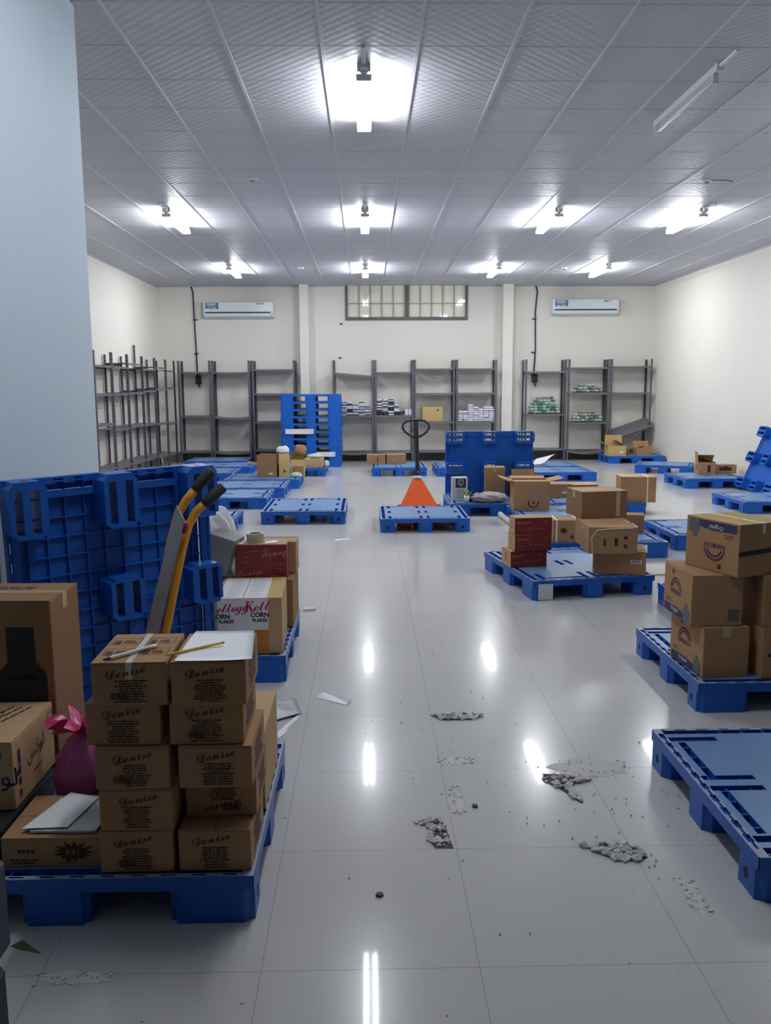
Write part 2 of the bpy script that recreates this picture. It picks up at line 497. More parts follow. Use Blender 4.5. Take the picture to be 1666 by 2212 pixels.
# ================================================================== CEILING LIGHTS
def light_meshes():
    g = {}
    b = MB(); b.box(-.045, .045, -.58, .58, -.05, 0); b.box(-.028, .028, -.60, .60, -.062, -.05)
    g['housing'] = b.mesh('housing', 'white_metal')
    b = MB(); b.box(-.02, .02, -.60, .60, -.045, 0)
    g['housing_off'] = b.mesh('housing', 'white_metal')
    b = MB(); b.tube([(0, -.56, 0), (0, .56, 0)], .0135, 10)
    g['tube'] = b.mesh('tube', 'tube_lit', True)
    g['tube_dim'] = b.mesh('tube_dim', 'tube_lit_dim', True)
    g['tube_off'] = b.mesh('tube_off', 'tube_off', True)
    b = MB(); b.box(-.052, .052, -.010, .010, -.018, .02); b.box(-.016, .016, -.02, .010, .02, .06)
    g['lampholder'] = b.mesh('lampholder', 'white_metal')
    b = MB(); b.box(-.018, .018, -.012, .012, -.022, .04)
    g['lampholder_off'] = b.mesh('lampholder', 'white_metal')
    b = MB(); b.tube([(0, -.60, -.02), (0, -.92, -.02)], .013, 8); b.box(-.024, .024, -.66, -.60, -.05, 0)
    g['conduit'] = b.mesh('conduit', 'white_metal')
    return g
LG = light_meshes()
def tube_light(x, y, label, lit=True):
    t = thing('tube_light', label, 'ceiling light', (x, y, CEIL), 0, 'twin tube lights on the tiled ceiling')
    ob('housing', LG['housing' if lit else 'housing_off'], t)
    for s in ((-1, 1) if lit else (0,)):
        ob('tube', LG[('tube_dim' if y < 8 else 'tube') if lit else 'tube_off'], t, (s * .04, 0, -.088))
    for s in (-1, 1): ob('lampholder', LG['lampholder' if lit else 'lampholder_off'], t, (0, s * .572, -.085), (0, 0, 0 if s < 0 else math.pi))
    ob('conduit', LG['conduit'], t)
tube_light(0, 6.52, 'lit twin tube light nearest overhead, largest of the glowing fittings')
tube_light(2.36, 6.55, 'unlit single tube light on the dim ceiling near the right edge', False)
tube_light(0, 3.30, 'added unseen tube light brightening the near end of the room')  # unseen lamp, added to lift the near floor, paper and carton tops
tube_light(4.1, 6.55, 'added unseen tube light outside the right edge, brightening the near floor')  # assumed lamp out of view, added as extra light for the near area
rows = {11.05: 'the middle row', 15.65: 'the far row by the back wall'}
for yy, rn in rows.items():
    for xx, pos in ((-2.36, 'leftmost'), (0.0, 'second from left'), (2.33, 'third from left'), (4.08 if yy < 12 else 4.25, 'rightmost')):
        tube_light(xx, yy, 'lit tube light, %s in %s' % (pos, rn))
for x, y, lb in ((-1.14, 9.02, 'white ceiling rose between the near light and the middle row, left side'), (3.55, 9.08, 'white ceiling rose with a loose wire on the right of the ceiling'),
                 (-1.15, 15.57, 'tiny white ceiling detector left of the central far light'), (3.6, 15.62, 'tiny white ceiling detector between the two right far lights')):
    t = thing('ceiling_rose', lb, 'ceiling fitting', (x, y, CEIL), 0, 'small round fittings on the ceiling')
    b = MB(); b.lathe([(.05, 0), (.05, -.012), (.03, -.028), (.012, -.034)], 14); ob('base', b.mesh('base', 'white_metal', False), t)
    b = MB(); b.box(-.018, -.006, -.02, .0, -.040, -.030); b.box(.006, .018, -.02, .0, -.040, -.030); ob('terminal', b.mesh('terminal', 'black'), t)
    if x == 3.55:
        b = MB(); b.tube([(.03, 0, -.01), (.12, -.02, -.012), (.2, 0, -.008), (.3, .06, -.005)], .004, 6); ob('wire', b.mesh('wire', 'steel_dark'), t)

# ================================================================== WALL FITTINGS
def air_conditioner(x0, z0, w, label):
    t = thing('air_conditioner', label, 'air conditioner', (x0 + w / 2, YB, z0), 0, 'split air conditioners high on the back wall')
    h, d = .335, .21
    prof = [(0, 0), (-.10, 0), (-.17, .035), (-d, .11), (-d, h - .03), (-d + .03, h), (0, h)]
    b = MB(); n = len(prof)
    vs = [(-w / 2, y, z) for y, z in prof] + [(w / 2, y, z) for y, z in prof]
    b.add(vs, [tuple(range(n)), tuple(range(n, 2 * n))[::-1]] + [(i, i + n, (i + 1) % n + n, (i + 1) % n) for i in range(n)])
    ob('body', b.mesh('body', 'ac_white'), t)
    b = MB(); b.cbox(-w / 2 + .02, w / 2 - .02, -d - .012, -d, .125, h - .02, .004); ob('front_panel', b.mesh('front_panel', 'ac_white'), t)
    b = MB(); b.box(-w / 2 + .04, w / 2 - .05, -d - .004, -d + .03, .092, .116); ob('vent_slot', b.mesh('vent_slot', 'black'), t)
    b = MB(); b.cbox(-w / 2 + .04, w / 2 - .05, -.19, -.178, .03, .085, .003); ob('louver', b.mesh('louver', 'ac_white'), t)
    b = MB(); b.box(-w / 2 + .05, -w / 2 + .32, -d - .014, -d - .012, h - .16, h - .035); s = ob('sticker', b.mesh('sticker', 'sticker_blue'), t)
    polys = [rect(-.11, .09, .035, .050), rect(-.12, .12, -.008, -.004), rect(-.12, .12, .022, .026), rect(-.09, .06, .006, .014), rect(-.10, -.02, -.05, -.036), rect(.0, .09, -.048, -.03)]
    put('lettering', shapes_mesh('lettering', polys, 'sticker_white'), s, Matrix(((1, 0, 0, -w / 2 + .185), (0, 0, -1, -d - .0155), (0, 1, 0, h - .10), (0, 0, 0, 1))))
    polys = [rect(-.09, -.07, -.012, .016), rect(-.066, -.05, -.012, .008), rect(-.046, -.03, -.012, .008), rect(-.026, .0, -.012, .008), rect(.025, .038, -.02, .018), rect(.038, .055, .008, .02)]
    put('lettering', shapes_mesh('lettering', polys, 'black_print'), t, Matrix(((1, 0, 0, w / 2 - .24), (0, 0, -1, -d - .0135), (0, 1, 0, h - .055), (0, 0, 0, 1))))
air_conditioner(-3.39, 3.02, 1.45, 'white wall air conditioner on the back wall left of the window')
air_conditioner(3.94, 3.06, 1.41, 'white wall air conditioner on the back wall right of the window')
def conduit(x, side, label):
    t = thing('isolator_switch', label, 'wall switch', (x, YB, 1.74), 0, 'black cabled switches on the back wall')
    b = MB(); b.cbox(-.055, .055, -.09, -.005, -.09, .09, .008); ob('switch_box', b.mesh('switch_box', 'black'), t)
    b = MB(); b.tube([(-.02, -.03, .08), (-.03 + .01 * side, -.02, .6), (-.05 + .01 * side, -.02, 1.4), (-.055 + .02 * side, -.02, 1.82), (-.09 + .02 * side, -.02, 1.93)], .014, 8); ob('cable', b.mesh('cable', 'black', True), t)
    b = MB(); b.tube([(-.0, -.05, -.08), (.01, -.05, -.14), (.03, -.05, -.17)], .014, 8); ob('cable_tail', b.mesh('cable_tail', 'black', True), t)
    for z in (.55, 1.25):
        b = MB(); b.box(-.075, .015, -.04, -.002, z - .012, z + .012); ob('clip', b.mesh('clip', 'black'), t)
conduit(-3.57, 0, 'black isolator switch with cable down the wall beside left air conditioner')
conduit(3.62, 4, 'black isolator switch with cable down the wall beside right air conditioner')

for x, z, lb in ((-.523, 2.897, 'tiny dark bracket end on back wall, lower left of the window'), (-.552, 2.19, 'tiny dark bracket end on the back wall, above the packet shelves')):
    b = MB(); b.cbox(-.03, .03, -.025, 0, -.012, .012, .003); tag(ob('wall_bracket', b.mesh('wall_bracket', 'black'), None, (x, YB, z)), lb, 'bracket')

# ================================================================== SHELVING
def post_mesh(h):
    b = MB()
    b.box(-.02, .02, -.02, -.016, 0, h); b.box(-.02, -.016, -.016, .02, 0, h)
    z = .06
    while z < h - .03:
        b.box(-.006, .006, -.0208, -.02, z, z + .022, 1); b.box(-.0208, -.02, -.006, .006, z, z + .022, 1)
        z += .06
    return b.mesh('post', ['steel_dark', 'slot_grey'])
POST = post_mesh(2.13); POST_TALL = post_mesh(2.37)
def shelf_mesh(w, d, sag=0.0, n=8):
    b = MB()
    for k in range(n):
        x0, x1 = -w / 2 + w * k / n, -w / 2 + w * (k + 1) / n
        s0, s1 = -sag * (1 - (2 * k / n - 1) ** 2), -sag * (1 - (2 * (k + 1) / n - 1) ** 2)
        for y0, y1, za, zb in ((-d / 2, d / 2, -.003, 0), (-d / 2, -d / 2 + .004, -.034, -.003), (d / 2 - .004, d / 2, -.034, -.003)):
            vs = [(x0, y0, za + s0), (x1, y0, za + s1), (x0, y1, za + s0), (x1, y1, za + s1), (x0, y0, zb + s0), (x1, y0, zb + s1), (x0, y1, zb + s0), (x1, y1, zb + s1)]
            b.add(vs, [(0, 2, 3, 1), (4, 5, 7, 6), (0, 1, 5, 4), (2, 6, 7, 3), (0, 4, 6, 2), (1, 3, 7, 5)])
    return weld(b.mesh('shelf', 'steel_shelf'))
def bay(x, y, w, levels, label, rz=0.0, d=.38, posts=(1, 1, 1, 1), tall=(0, 0, 0, 0)):
    """levels: (z, tilt sideways, sag); origin at the floor in the bay's middle"""
    t = thing('shelving_unit', label, 'shelving', (x, y, 0), rz, 'dark steel shelving bays along the walls')
    for k, (sx, sy) in enumerate(((-1, -1), (1, -1), (-1, 1), (1, 1))):
        if posts[k]:
            ob('post', POST_TALL if tall[k] else POST, t, (sx * (w / 2 - .02), sy * (d / 2 - .02), 0), (0, 0, (0, math.pi / 2, -math.pi / 2, math.pi)[k]))
    for lv in levels:
        z, tilt, sag = (lv if isinstance(lv, tuple) else (lv, 0, 0))
        ob('shelf', shelf_mesh(w - .012, d - .012, sag), t, (0, 0, z), (0, tilt, 0))
    return t
YS = 18.07
bay(-3.59, YS, .68, [.24, .99, 1.90], 'empty dark shelving bay in the left corner of back wall')
bay(-2.83, YS, .80, [(.23, 0, .03), (.97, 0, .03), (1.90, 0, .01)], 'empty dark shelving bay with sagging shelves behind the left cartons')
bay(-1.94, YS, .90, [.26, .86, 1.45, 1.95], 'dark four shelf bay behind the pallet stack, left of the column')
bay(-.27, YS, .86, [(.22, 0, .05), .98, (1.84, R(5), 0)], 'dark shelving bay with black and white packets beside the pallet stack')
bay(.585, YS, .82, [(.22, 0, .02), .98, 1.88], 'dark shelving bay holding the tall heap of black and white packets')
bay(1.435, YS, .86, [.22, .84, 1.44, 1.95], 'dark shelving bay holding one brown carton under the window')
bay(2.32, YS, .86, [.22, .84, 1.44, 1.95], 'dark shelving bay with stacked white packets left of the right column')
bay(3.79, YS, .88, [.25, .99, 1.88], 'dark shelving bay with the biggest heap of green packets')
bay(4.70, YS, .88, [(.22, 0, .06), .81, 1.43, 1.96], 'dark shelving bay with two shelves of green packets')
b15 = bay(5.60, YS, .88, [1.43, 1.98], 'dark shelving bay with a fallen shelf in the right corner')
s_ = ob('shelf', shelf_mesh(.96, .34), b15, (0, -.10, .66), (R(34), R(-19), 0)); s_['label'] = 'fallen shelf hanging at a slant'
ys = [12.60, 13.48, 14.36, 15.30, 16.20, 17.08, 17.86]
nm = ['at the open end by the pillar', 'second from the pillar', 'third from the pillar', 'fourth from the pillar', 'fifth from the pillar', 'next to the room corner']
lvls = [[.34, 1.03, 1.49, 1.92], [.32, .92, 1.49, 1.92], [.31, .93, 1.50, 1.99], [.30, .92, 1.53, 1.92], [.26, .89, 1.56, 1.97], [.24, .86, 1.58, 1.92]]
for k in range(6):
    w = ys[k + 1] - ys[k]
    last = k == 5
    bay(-4.175, (ys[k] + ys[k + 1]) / 2, w, [(z, 0, .015 if z < .5 else 0) for z in lvls[k]], 'empty dark shelving bay along the left wall, ' + nm[k], rz=math.pi / 2, d=.40,
        posts=(1, 1 if last else 0, 1, 1 if last else 0), tall=(0, 0, 1 if k == 4 else 0, 0))

# ---------------- packets on the shelves
def packet_mesh(w, d, h, flip):
    b = MB()
    c = .006
    b.cbox(-w / 2, w / 2, -d / 2, d / 2, 0, h, c, 1 if flip == 2 else 0)
    if flip == 0: b.box(-w / 2 + .004, w / 2 - .004, -d / 2 - .0015, -d / 2, .003, h * .42, 1)
    if flip == 1: b.box(-w / 2 + .004, w / 2 - .004, -d / 2 - .0015, -d / 2, h * .55, h - .003, 1)
    return b.mesh('packet', ['packet_white', 'packet_black'])
PK = [packet_mesh(.115, .20, .055, k) for k in (0, 1, 2)]
def packet(x, y, z, k, label, group, rot=(0, 0, 0), me=None):
    tag(ob('packet', me or PK[k], None, (x, y, z), rot), label, 'packet', group)
lab = 'black and white packet piled on the middle shelf beside the pallet stack'
grp = 'black and white packets beside the pallet stack'
rnd = random.Random(4)
for c, n in enumerate((5, 5, 5, 4, 5, 4)):
    for k in range(n):
        packet(-.592 + c * .122 + rnd.uniform(-.006, .006), 18.02 + rnd.uniform(-.02, .02), .981 + k * .0565, rnd.choice((0, 0, 1, 2)), lab, grp, (0, 0, rnd.uniform(-.08, .08)))
lab = 'black and white packet in the taller heap, next bay from the pallet stack'
grp = 'black and white packets in the taller heap'
for c, n in enumerate((6, 6, 6, 4)):
    for k in range(n):
        packet(.278 + c * .122 + rnd.uniform(-.006, .006), 18.02 + rnd.uniform(-.02, .02), .981 + k * .0565, rnd.choice((0, 1, 0, 2)), lab, grp, (0, 0, rnd.uniform(-.08, .08)))
packet(.765, 17.99, .998, 2, 'black packet slumped at the foot of the taller heap', None, (0, R(-14), 0))
b = MB(); b.cbox(-.018, .018, -.08, .08, 0, .12, .004); UP = b.mesh('packet', 'packet_white')
for k in range(4): packet(.835 + k * .037, 17.99, .981, 0, 'thin white packet standing upright at the end of packet shelf', 'thin white packets standing upright', (0, 0, rnd.uniform(-.06, .06)), UP)
lab = 'white packet stacked on the shelf left of the right column'
grp = 'white packets stacked left of the right column'
b = MB(); b.cbox(-.053, .053, -.10, .10, 0, .044, .006); b.box(-.048, .048, -.1012, -.10, .002, .008, 1); WP = b.mesh('packet', ['packet_white', 'packet_black'])
for c, n in enumerate((5, 5, 8, 7, 6, 7, 7)):
    for k in range(n):
        packet(1.992 + c * .1095 + rnd.uniform(-.005, .005), 18.01 + rnd.uniform(-.02, .02), .841 + k * .0445, 0, lab, grp, (0, 0, rnd.uniform(-.07, .07)), WP)
def pillow_mesh(w, d, h, m, seed):
    rn = random.Random(seed)
    b = MB(); n = 6; vs = []; fs = []
    for side in (1, -1):
        for i in range(n + 1):
            for j in range(n + 1):
                u, v = i / n * 2 - 1, j / n * 2 - 1
                t = max(0, (1 - u ** 4)) * max(0, (1 - v ** 4))
                vs.append((u * w / 2 * (1 - .06 * (1 - abs(v))), v * d / 2, h / 2 + side * (h / 2 * t ** .5 * (.82 + .18 * rn.random()) if t > 0 else .001)))
    m1 = (n + 1) ** 2
    for i in range(n):
        for j in range(n):
            a = i * (n + 1) + j
            fs.append((a, a + n + 1, a + n + 2, a + 1)); fs.append((m1 + a, m1 + a + 1, m1 + a + n + 2, m1 + a + n + 1))
    b.add(vs, fs)
    return b.mesh('packet', m, True)
PIL = {m: [pillow_mesh(.096, .17, .060, m, s) for s in (1, 2)] for m in ('green_bag', 'pale_green_bag', 'tan_bag', 'grey_bag')}
def pile(x0, x1, z, counts, choices, lab, grp, seed):
    rn = random.Random(seed)
    for r, n in enumerate(counts):
        wd_ = (x1 - x0) * (n / counts[0])
        for k in range(n):
            m = rn.choice(choices[min(r, len(choices) - 1)])
            x = (x0 + x1) / 2 + (k + .5 - n / 2) * (wd_ / n) + rn.uniform(-.01, .01)
            packet(x, 18.02 + rn.uniform(-.02, .02), z + r * .0605, 0, lab, grp, (0 if r == 0 else rn.uniform(-.06, .06), 0 if r == 0 else rn.uniform(-.1, .1), rn.uniform(-.14, .14)), rn.choice(PIL[m]))
g4 = ('pale_green_bag', 'pale_green_bag', 'green_bag')
pile(3.46, 4.12, .993, (7, 7, 7, 6, 5, 4), (g4, g4, g4, g4, g4, ('grey_bag', 'grey_bag', 'green_bag')), 'pale green packet in the biggest heap, beside the right column', 'green packets in the biggest heap', 5)
pile(4.37, 5.03, 1.433, (7, 6, 4), (g4 + ('tan_bag',), g4 + ('grey_bag',), ('grey_bag', 'green_bag', 'pale_green_bag')), 'pale green packet on the upper shelf above the other green packets', 'green packets on the upper shelf', 6)
pile(4.37, 5.03, .813, (7, 7, 6, 4), (g4 + ('grey_bag',), g4 + ('tan_bag',), ('grey_bag', 'tan_bag', 'pale_green_bag'), ('grey_bag',)), 'green or grey packet on the lower shelf beneath another packet shelf', 'green packets on the lower shelf', 8)

# ================================================================== PALLETS
PL, PW, PH = 1.18, 0.98, 0.15
def pallet_meshes(ribbed=True):
    hx, hy = PL / 2, PW / 2
    xr = [-hx + .006 + k * (PL - .012) / 13 for k in range(14)]
    yr = [-hy + .006 + k * (PW - .012) / 11 for k in range(12)]
    xs = {-hx, hx, -hx + .02, hx - .02}; ys_ = {-hy, hy, -hy + .02, hy - .02}
    for a in xr: xs |= {a - .003, a + .003}
    for a in yr: ys_ |= {a - .003, a + .003}
    SX = [(-.555, -.36), (-.08, .08), (.36, .555)]
    SY = [(-.470, -.435), (-.402, -.364), (-.058, -.022), (.022, .058), (.364, .402), (.435, .470)]
    for a, b in SX: xs |= {a, b}
    for a, b in SY: ys_ |= {a, b}
    for a in (-.575, -.566, .566, .575, -.32, .32, -.50, -.53, .50, .53): xs.add(a)
    hxs = [(a + b) / 2 for a, b in zip(xr, xr[1:])]; hys = [(a + b) / 2 for a, b in zip(yr, yr[1:])]
    xs |= set(hxs); ys_ |= set(hys); ys_ |= {-.482, -.474, .474, .482}; xs |= {-.582, -.560, .582, .560}
    xs = sorted(xs); ys_ = sorted(ys_)
    def half(v, g):
        k = (v - g[0]) / (g[1] - g[0])
        return k - math.floor(k) < .5
    def clean(v):
        o = [v[0]]
        for a in v[1:]:
            if a - o[-1] > 1e-5: o.append(a)
        return o
    xs, ys_ = clean(xs), clean(ys_)
    FX = [(-hx, -.34), (-.10, .10), (.34, hx)]; FY = [(-hy, -.33), (-.08, .08), (.33, hy)]
    onrib = lambda x, y: any(abs(x - a) < .0031 for a in xr) or any(abs(y - a) < .0031 for a in yr)
    def cell(x, y):
        rib = onrib(x, y)
        foot = any(a < x < b for a, b in FX) and any(a < y < b for a, b in FY)
        slot = any(a < x < b for a, b in SX) and any(a < y < b for a, b in SY)
        if slot: return (.112, .140) if rib else None
        rim = abs(x) > hx - .012 or abs(y) > hy - .012
        lo = .105 if (foot or rim) else (.122 if rib else .137)
        if not ribbed: lo = .105 if foot or rim else .112
        if .435 < abs(y) < .470 and abs(x) < .555: return (.105, .146 if rib else .122)      # long groove
        if .560 < abs(x) < .582 and abs(y) < .45 and (half(y, yr) or .566 < abs(x) < .575): return (.105, .138)
        if .474 < abs(y) < .482 and abs(x) < .55 and half(x, xr): return (.105, .138)
        if .50 < abs(x) < .53 and .07 < abs(y) < .335: return (.105, .146 if rib else .122)
        return (lo, PH)
    mb = slabgrid(xs, ys_, cell)
    chamfer_corners(mb, hx, hy, .02)
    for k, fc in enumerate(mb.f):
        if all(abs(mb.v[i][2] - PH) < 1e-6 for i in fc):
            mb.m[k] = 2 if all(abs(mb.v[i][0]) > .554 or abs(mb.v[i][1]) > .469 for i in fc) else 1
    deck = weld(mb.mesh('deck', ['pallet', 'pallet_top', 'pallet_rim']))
    feet = {}
    for nm_, (a, b), n2, (c, d) in ((p, fx, q, fy) for p, fx in zip('ABC', FX) for q, fy in zip('abc', FY)):
        fx_, fy_ = sorted({a, a + .03, b - .03, b} | {q for s in SX for q in s if a < q < b}), sorted({c, c + .03, d - .03, d} | {q for s in SY for q in s if c < q < d})
        def fc(x, y):
            if any(p < x < q for p, q in SX) and any(p < y < q for p, q in SY): return None
            return (0, .105)
        m2 = slabgrid(fx_, fy_, fc)
        chamfer_corners(m2, (b - a) / 2, (d - c) / 2, .03, (a + b) / 2, (c + d) / 2)
        if nm_ != 'B' and n2 != 'b':
            sx = -1 if nm_ == 'A' else 1
            xx = sx * (hx + .0004); yc = (c + d) / 2
            n = 10
            ring = [(xx, yc + .016 * math.cos(2 * math.pi * k / n), .055 + .02 * math.sin(2 * math.pi * k / n)) for k in range(n)]
            m2.add(ring if sx > 0 else ring[::-1], [tuple(range(n))], 1)
        feet[nm_ + n2] = weld(m2.mesh('foot', ['pallet', 'dark_hole']))
    return deck, feet
DECK, FEET = pallet_meshes()
DECK_PLAIN = pallet_meshes(False)[0]
def pallet(label, x0, y0, along='x', z=0.0, rz=0.0, lx=None, ly=None, rot=None, loc=None, group='blue plastic pallets', plain=False):
    """x0,y0: near-left corner; along: the axis the long side runs on; lx,ly: measured footprint where it differs"""
    w, d = (PL, PW) if along == 'x' else (PW, PL)
    t = thing('plastic_pallet', label, 'pallet', group=group)
    if loc is not None:
        t.location = loc; t.rotation_euler = rot
    else:
        cx, cy = (lx or w) / 2, (ly or d) / 2
        c, s = math.cos(rz), math.sin(rz)
        t.location = (x0 + cx * c - cy * s, y0 + cx * s + cy * c, z)
        t.rotation_euler = (0, 0, rz + (0 if along == 'x' else math.pi / 2))
        sx, sy = (lx or w) / w, (ly or d) / d
        t.scale = (sx, sy, 1) if along == 'x' else (sy, sx, 1)
    ob('deck', DECK_PLAIN if plain else DECK, t)
    for k in FEET: ob('foot', FEET[k], t)
    return t
DZ = PH
# foreground and near
pallet('blue pallet in the foreground under the two columns of small brown cartons', -1.525, 2.315, 'x')
pallet('blue pallet under the cereal carton and the red box with a tape roll', -1.60, 4.38, 'x', lx=1.155)
pallet('empty blue pallet at the right edge, largest and nearest on the right', 1.19, 2.365, 'x')
pallet('blue pallet under the stacked cartons with a purple double arch print', 1.60, 3.88, 'x', ly=.96)
rp = pallet('blue pallet with three red boxes and a white patch on its corner', 1.225, 6.06, 'y', rz=R(10))
b = MB(); b.box(-.19, -.075, -.0015, 0, .004, .124); 
ptch = ob('paper_patch', b.mesh('paper_patch', 'paper_shade'), rp, (-.591, .26, 0), (0, 0, R(-90))); ptch['label'] = 'white paper patch on corner foot'
pallet('blue pallet mostly hidden behind the purple arch print cartons', 2.13, 5.02, 'x')
qp = pallet('blue pallet behind the big carton pile with a white sticker on its side', 1.60, 7.58, 'x')
b = MB(); b.box(-.022, .022, -.0015, 0, .05, .125)
ob('sticker', b.mesh('sticker', 'paper'), qp, (.37, -.4905, 0))
pallet('blue pallet of which only one corner shows left of topmost arch print carton', 2.965, 7.92, 'x')
pallet('blue pallet carrying the carton with the dark wreath print', 1.69, 9.12, 'x')
pallet('blue pallet under the strapped carton right of the upright pallet', 2.26, 10.20, 'x')
pallet('blue pallet in front of the upright pallet, holding the small printed box', 1.02, 10.20, 'x')
pallet('blue pallet over the forks of the orange pallet truck', .145, 9.08, 'y', ly=1.02)
pallet('empty blue pallet alone on the floor left of the pallet truck', -1.235, 9.69, 'y')
pallet('blue pallet against the right edge behind the topmost arch print carton', 4.65, 10.2, 'x')
# left row going back
pallet('empty blue pallet nearest in the left row, half hidden by plastic bags', -2.64, 8.90, 'x')
pallet('empty blue pallet second nearest in the left row', -2.49, 10.93, 'x')
pallet('empty blue pallet third in the left row, before the open cartons', -2.37, 12.03, 'x')
pallet('blue pallet under the open torn cartons in the left row', -2.24, 13.13, 'x')
pallet('blue pallet in the left row peeping out behind the open torn cartons', -3.42, 14.15, 'x')
pallet('blue pallet in the left row, second from the back shelves', -3.28, 15.28, 'x')
pallet('blue pallet in the left row, farthest and nearest to the back shelves', -3.55, 16.50, 'x')
pallet('blue pallet with one carton right before the tall pallet stack', -1.72, 14.95, 'y')
# the tall stack
NSTK = 10
for k in range(NSTK):
    sp = pallet('blue pallet in the tall stack, %s' % (['at the very bottom', 'second from the floor', 'third from the floor', 'fourth from the floor', 'fifth from the floor', 'fifth from the top', 'fourth from the top', 'third from the top', 'second from the top', 'topmost'][k]),
           -1.685 + .006 * ((k * 7) % 3 - 1), 16.72, 'x', z=k * (PH * .955 + .0005), group='stacked blue pallets')
    sp.scale.z = .955
# middle and right back
pallet('blue pallet with two low cartons behind the pallet truck handle', .09, 14.92, 'y')
pallet('blue pallet peeping out at left behind the upright pallet', 1.24, 14.80, 'y')
pallet('empty blue pallet right behind the small carton and upright pallet', 2.66, 13.92, 'x')
pallet('blue pallet with a bent white sheet, behind another empty pallet', 2.66, 15.0, 'x')
pallet('blue pallet with open cartons below the fallen shelf', 4.94, 17.06, 'x', lx=1.16, ly=.80)
pallet('empty blue pallet turned askew near the right wall', 4.88, 15.2, 'x', rz=R(-24), lx=.98, ly=.86)
pallet('blue pallet with one open and one flat carton near the right wall', 4.91, 12.80, 'x', lx=1.02, ly=.96)
# leaning on the right wall: underside to the room
a = R(22)
Mx = Matrix(((0, math.sin(a), math.cos(a)), (1, 0, 0), (0, math.cos(a), -math.sin(a))))
o = Vector((5.635, 12.18, 0)) + Mx @ Vector((0, PW / 2, -0.0)); o.z += PH * math.sin(a)
pallet('blue pallet tipped up and leaning against the right wall', 0, 0, loc=o, rot=Mx.to_euler(), plain=True)
# standing upright in the middle, underside to the room
Mx = Matrix(((-1, 0, 0), (0, 0, 1), (0, 1, 0)))
pallet('blue pallet standing upright on edge in the middle of the room', 0, 0, loc=(1.65, 11.20, PW / 2), rot=Mx.to_euler(), plain=True)
# standing upright by the pillar: long side vertical, underside to the room
yw = R(38)
nrm = Vector((-math.sin(yw), math.cos(yw), 0))
xx = Vector((0, 0, 1)); yy_ = nrm.cross(xx)
til = R(1.2)
Mx = Matrix(((xx.x, yy_.x, nrm.x), (xx.y, yy_.y, nrm.y), (xx.z, yy_.z, nrm.z)))
mid = Vector((-1.118, 3.87, PL / 2 + .012))
Mx = Matrix.Rotation(-til, 3, nrm) @ Mx
pallet('large blue pallet standing upright against the pillar, ribbed underside in view', 0, 0, loc=mid, rot=Mx.to_euler())

# ================================================================== CARTONS
def carton(label, x, y, w, d, h, z=DZ, rz=0.0, m='card', group=None, seam='x', tape='tape', prints=(), topm=None, name='carton', sidem=None, lid=True, cat='box', rot=None):
    """x,y: near-left corner at the foot; w along local x, d away"""
    c, s = math.cos(rz), math.sin(rz)
    loc = (x + w / 2 * c - d / 2 * s, y + w / 2 * s + d / 2 * c, z)
    t = thing(name, label, cat, loc, rz, group, rot=rot)
    b = MB(); b.cbox(-w / 2, w / 2, -d / 2, d / 2, 0, h - .003, .003)
    if sidem:
        for k, fc in enumerate(b.f):
            n_ = (Vector(b.v[fc[1]]) - Vector(b.v[fc[0]])).cross(Vector(b.v[fc[2]]) - Vector(b.v[fc[1]]))
            if n_.normalized().x < -.9 or n_.normalized().z > .9: b.m[k] = 1
    ob('body', b.mesh('body', [m, sidem] if sidem else m), t)
    if lid:
        g = .0015
        for sg in (-1, 1):
            b = MB()
            if seam == 'x': y0, y1 = sorted((sg * g, sg * (d / 2 - .001))); b.box(-w / 2 + .001, w / 2 - .001, y0, y1, h - .003, h)
            else: x0, x1 = sorted((sg * g, sg * (w / 2 - .001))); b.box(x0, x1, -d / 2 + .001, d / 2 - .001, h - .003, h)
            ob('flap', b.mesh('flap', topm or sidem or m), t)
        if tape:
            b = MB(); q = .009 if tape == 'clear_tape' else .022
            if seam == 'x': b.box(-w / 2 - .0008, w / 2 + .0008, -q, q, h, h + .0008); b.box(-w / 2 - .0008, -w / 2, -q, q, h - .06, h); b.box(w / 2, w / 2 + .0008, -q, q, h - .06, h)
            else: b.box(-q, q, -d / 2 - .0008, d / 2 + .0008, h, h + .0008); b.box(-q, q, -d / 2 - .0008, -d / 2, h - .05, h); b.box(-q, q, d / 2, d / 2 + .0008, h - .05, h)
            ob('tape', b.mesh('tape', tape), t)
    for p in prints:
        put(p[1], p[2], t, face_matrix(p[0], w, d, h, *p[3:]))
    t['w'] = w
    del t['w']
    return t

DEN = '𝓓𝓮𝓷𝓲𝓼𝓮'
den_dark = text_mesh(DEN, .042, 'ink', 0, 1.0)
blk = {s: lines_mesh(.098, 9, .0078, .0042, 'ink', s) for s in range(10)}
bars = {}
def barcode(w, h, m, seed=1):
    rn = random.Random(seed); x = -w / 2; ps = []
    while x < w / 2:
        a = .0012 + .002 * rn.random(); ps.append(rect(x, x + a, -h / 2, h / 2)); x += a + .001 + .0015 * rn.random()
    return shapes_mesh('barcode', ps, m)
BC = barcode(.05, .02, 'ink')
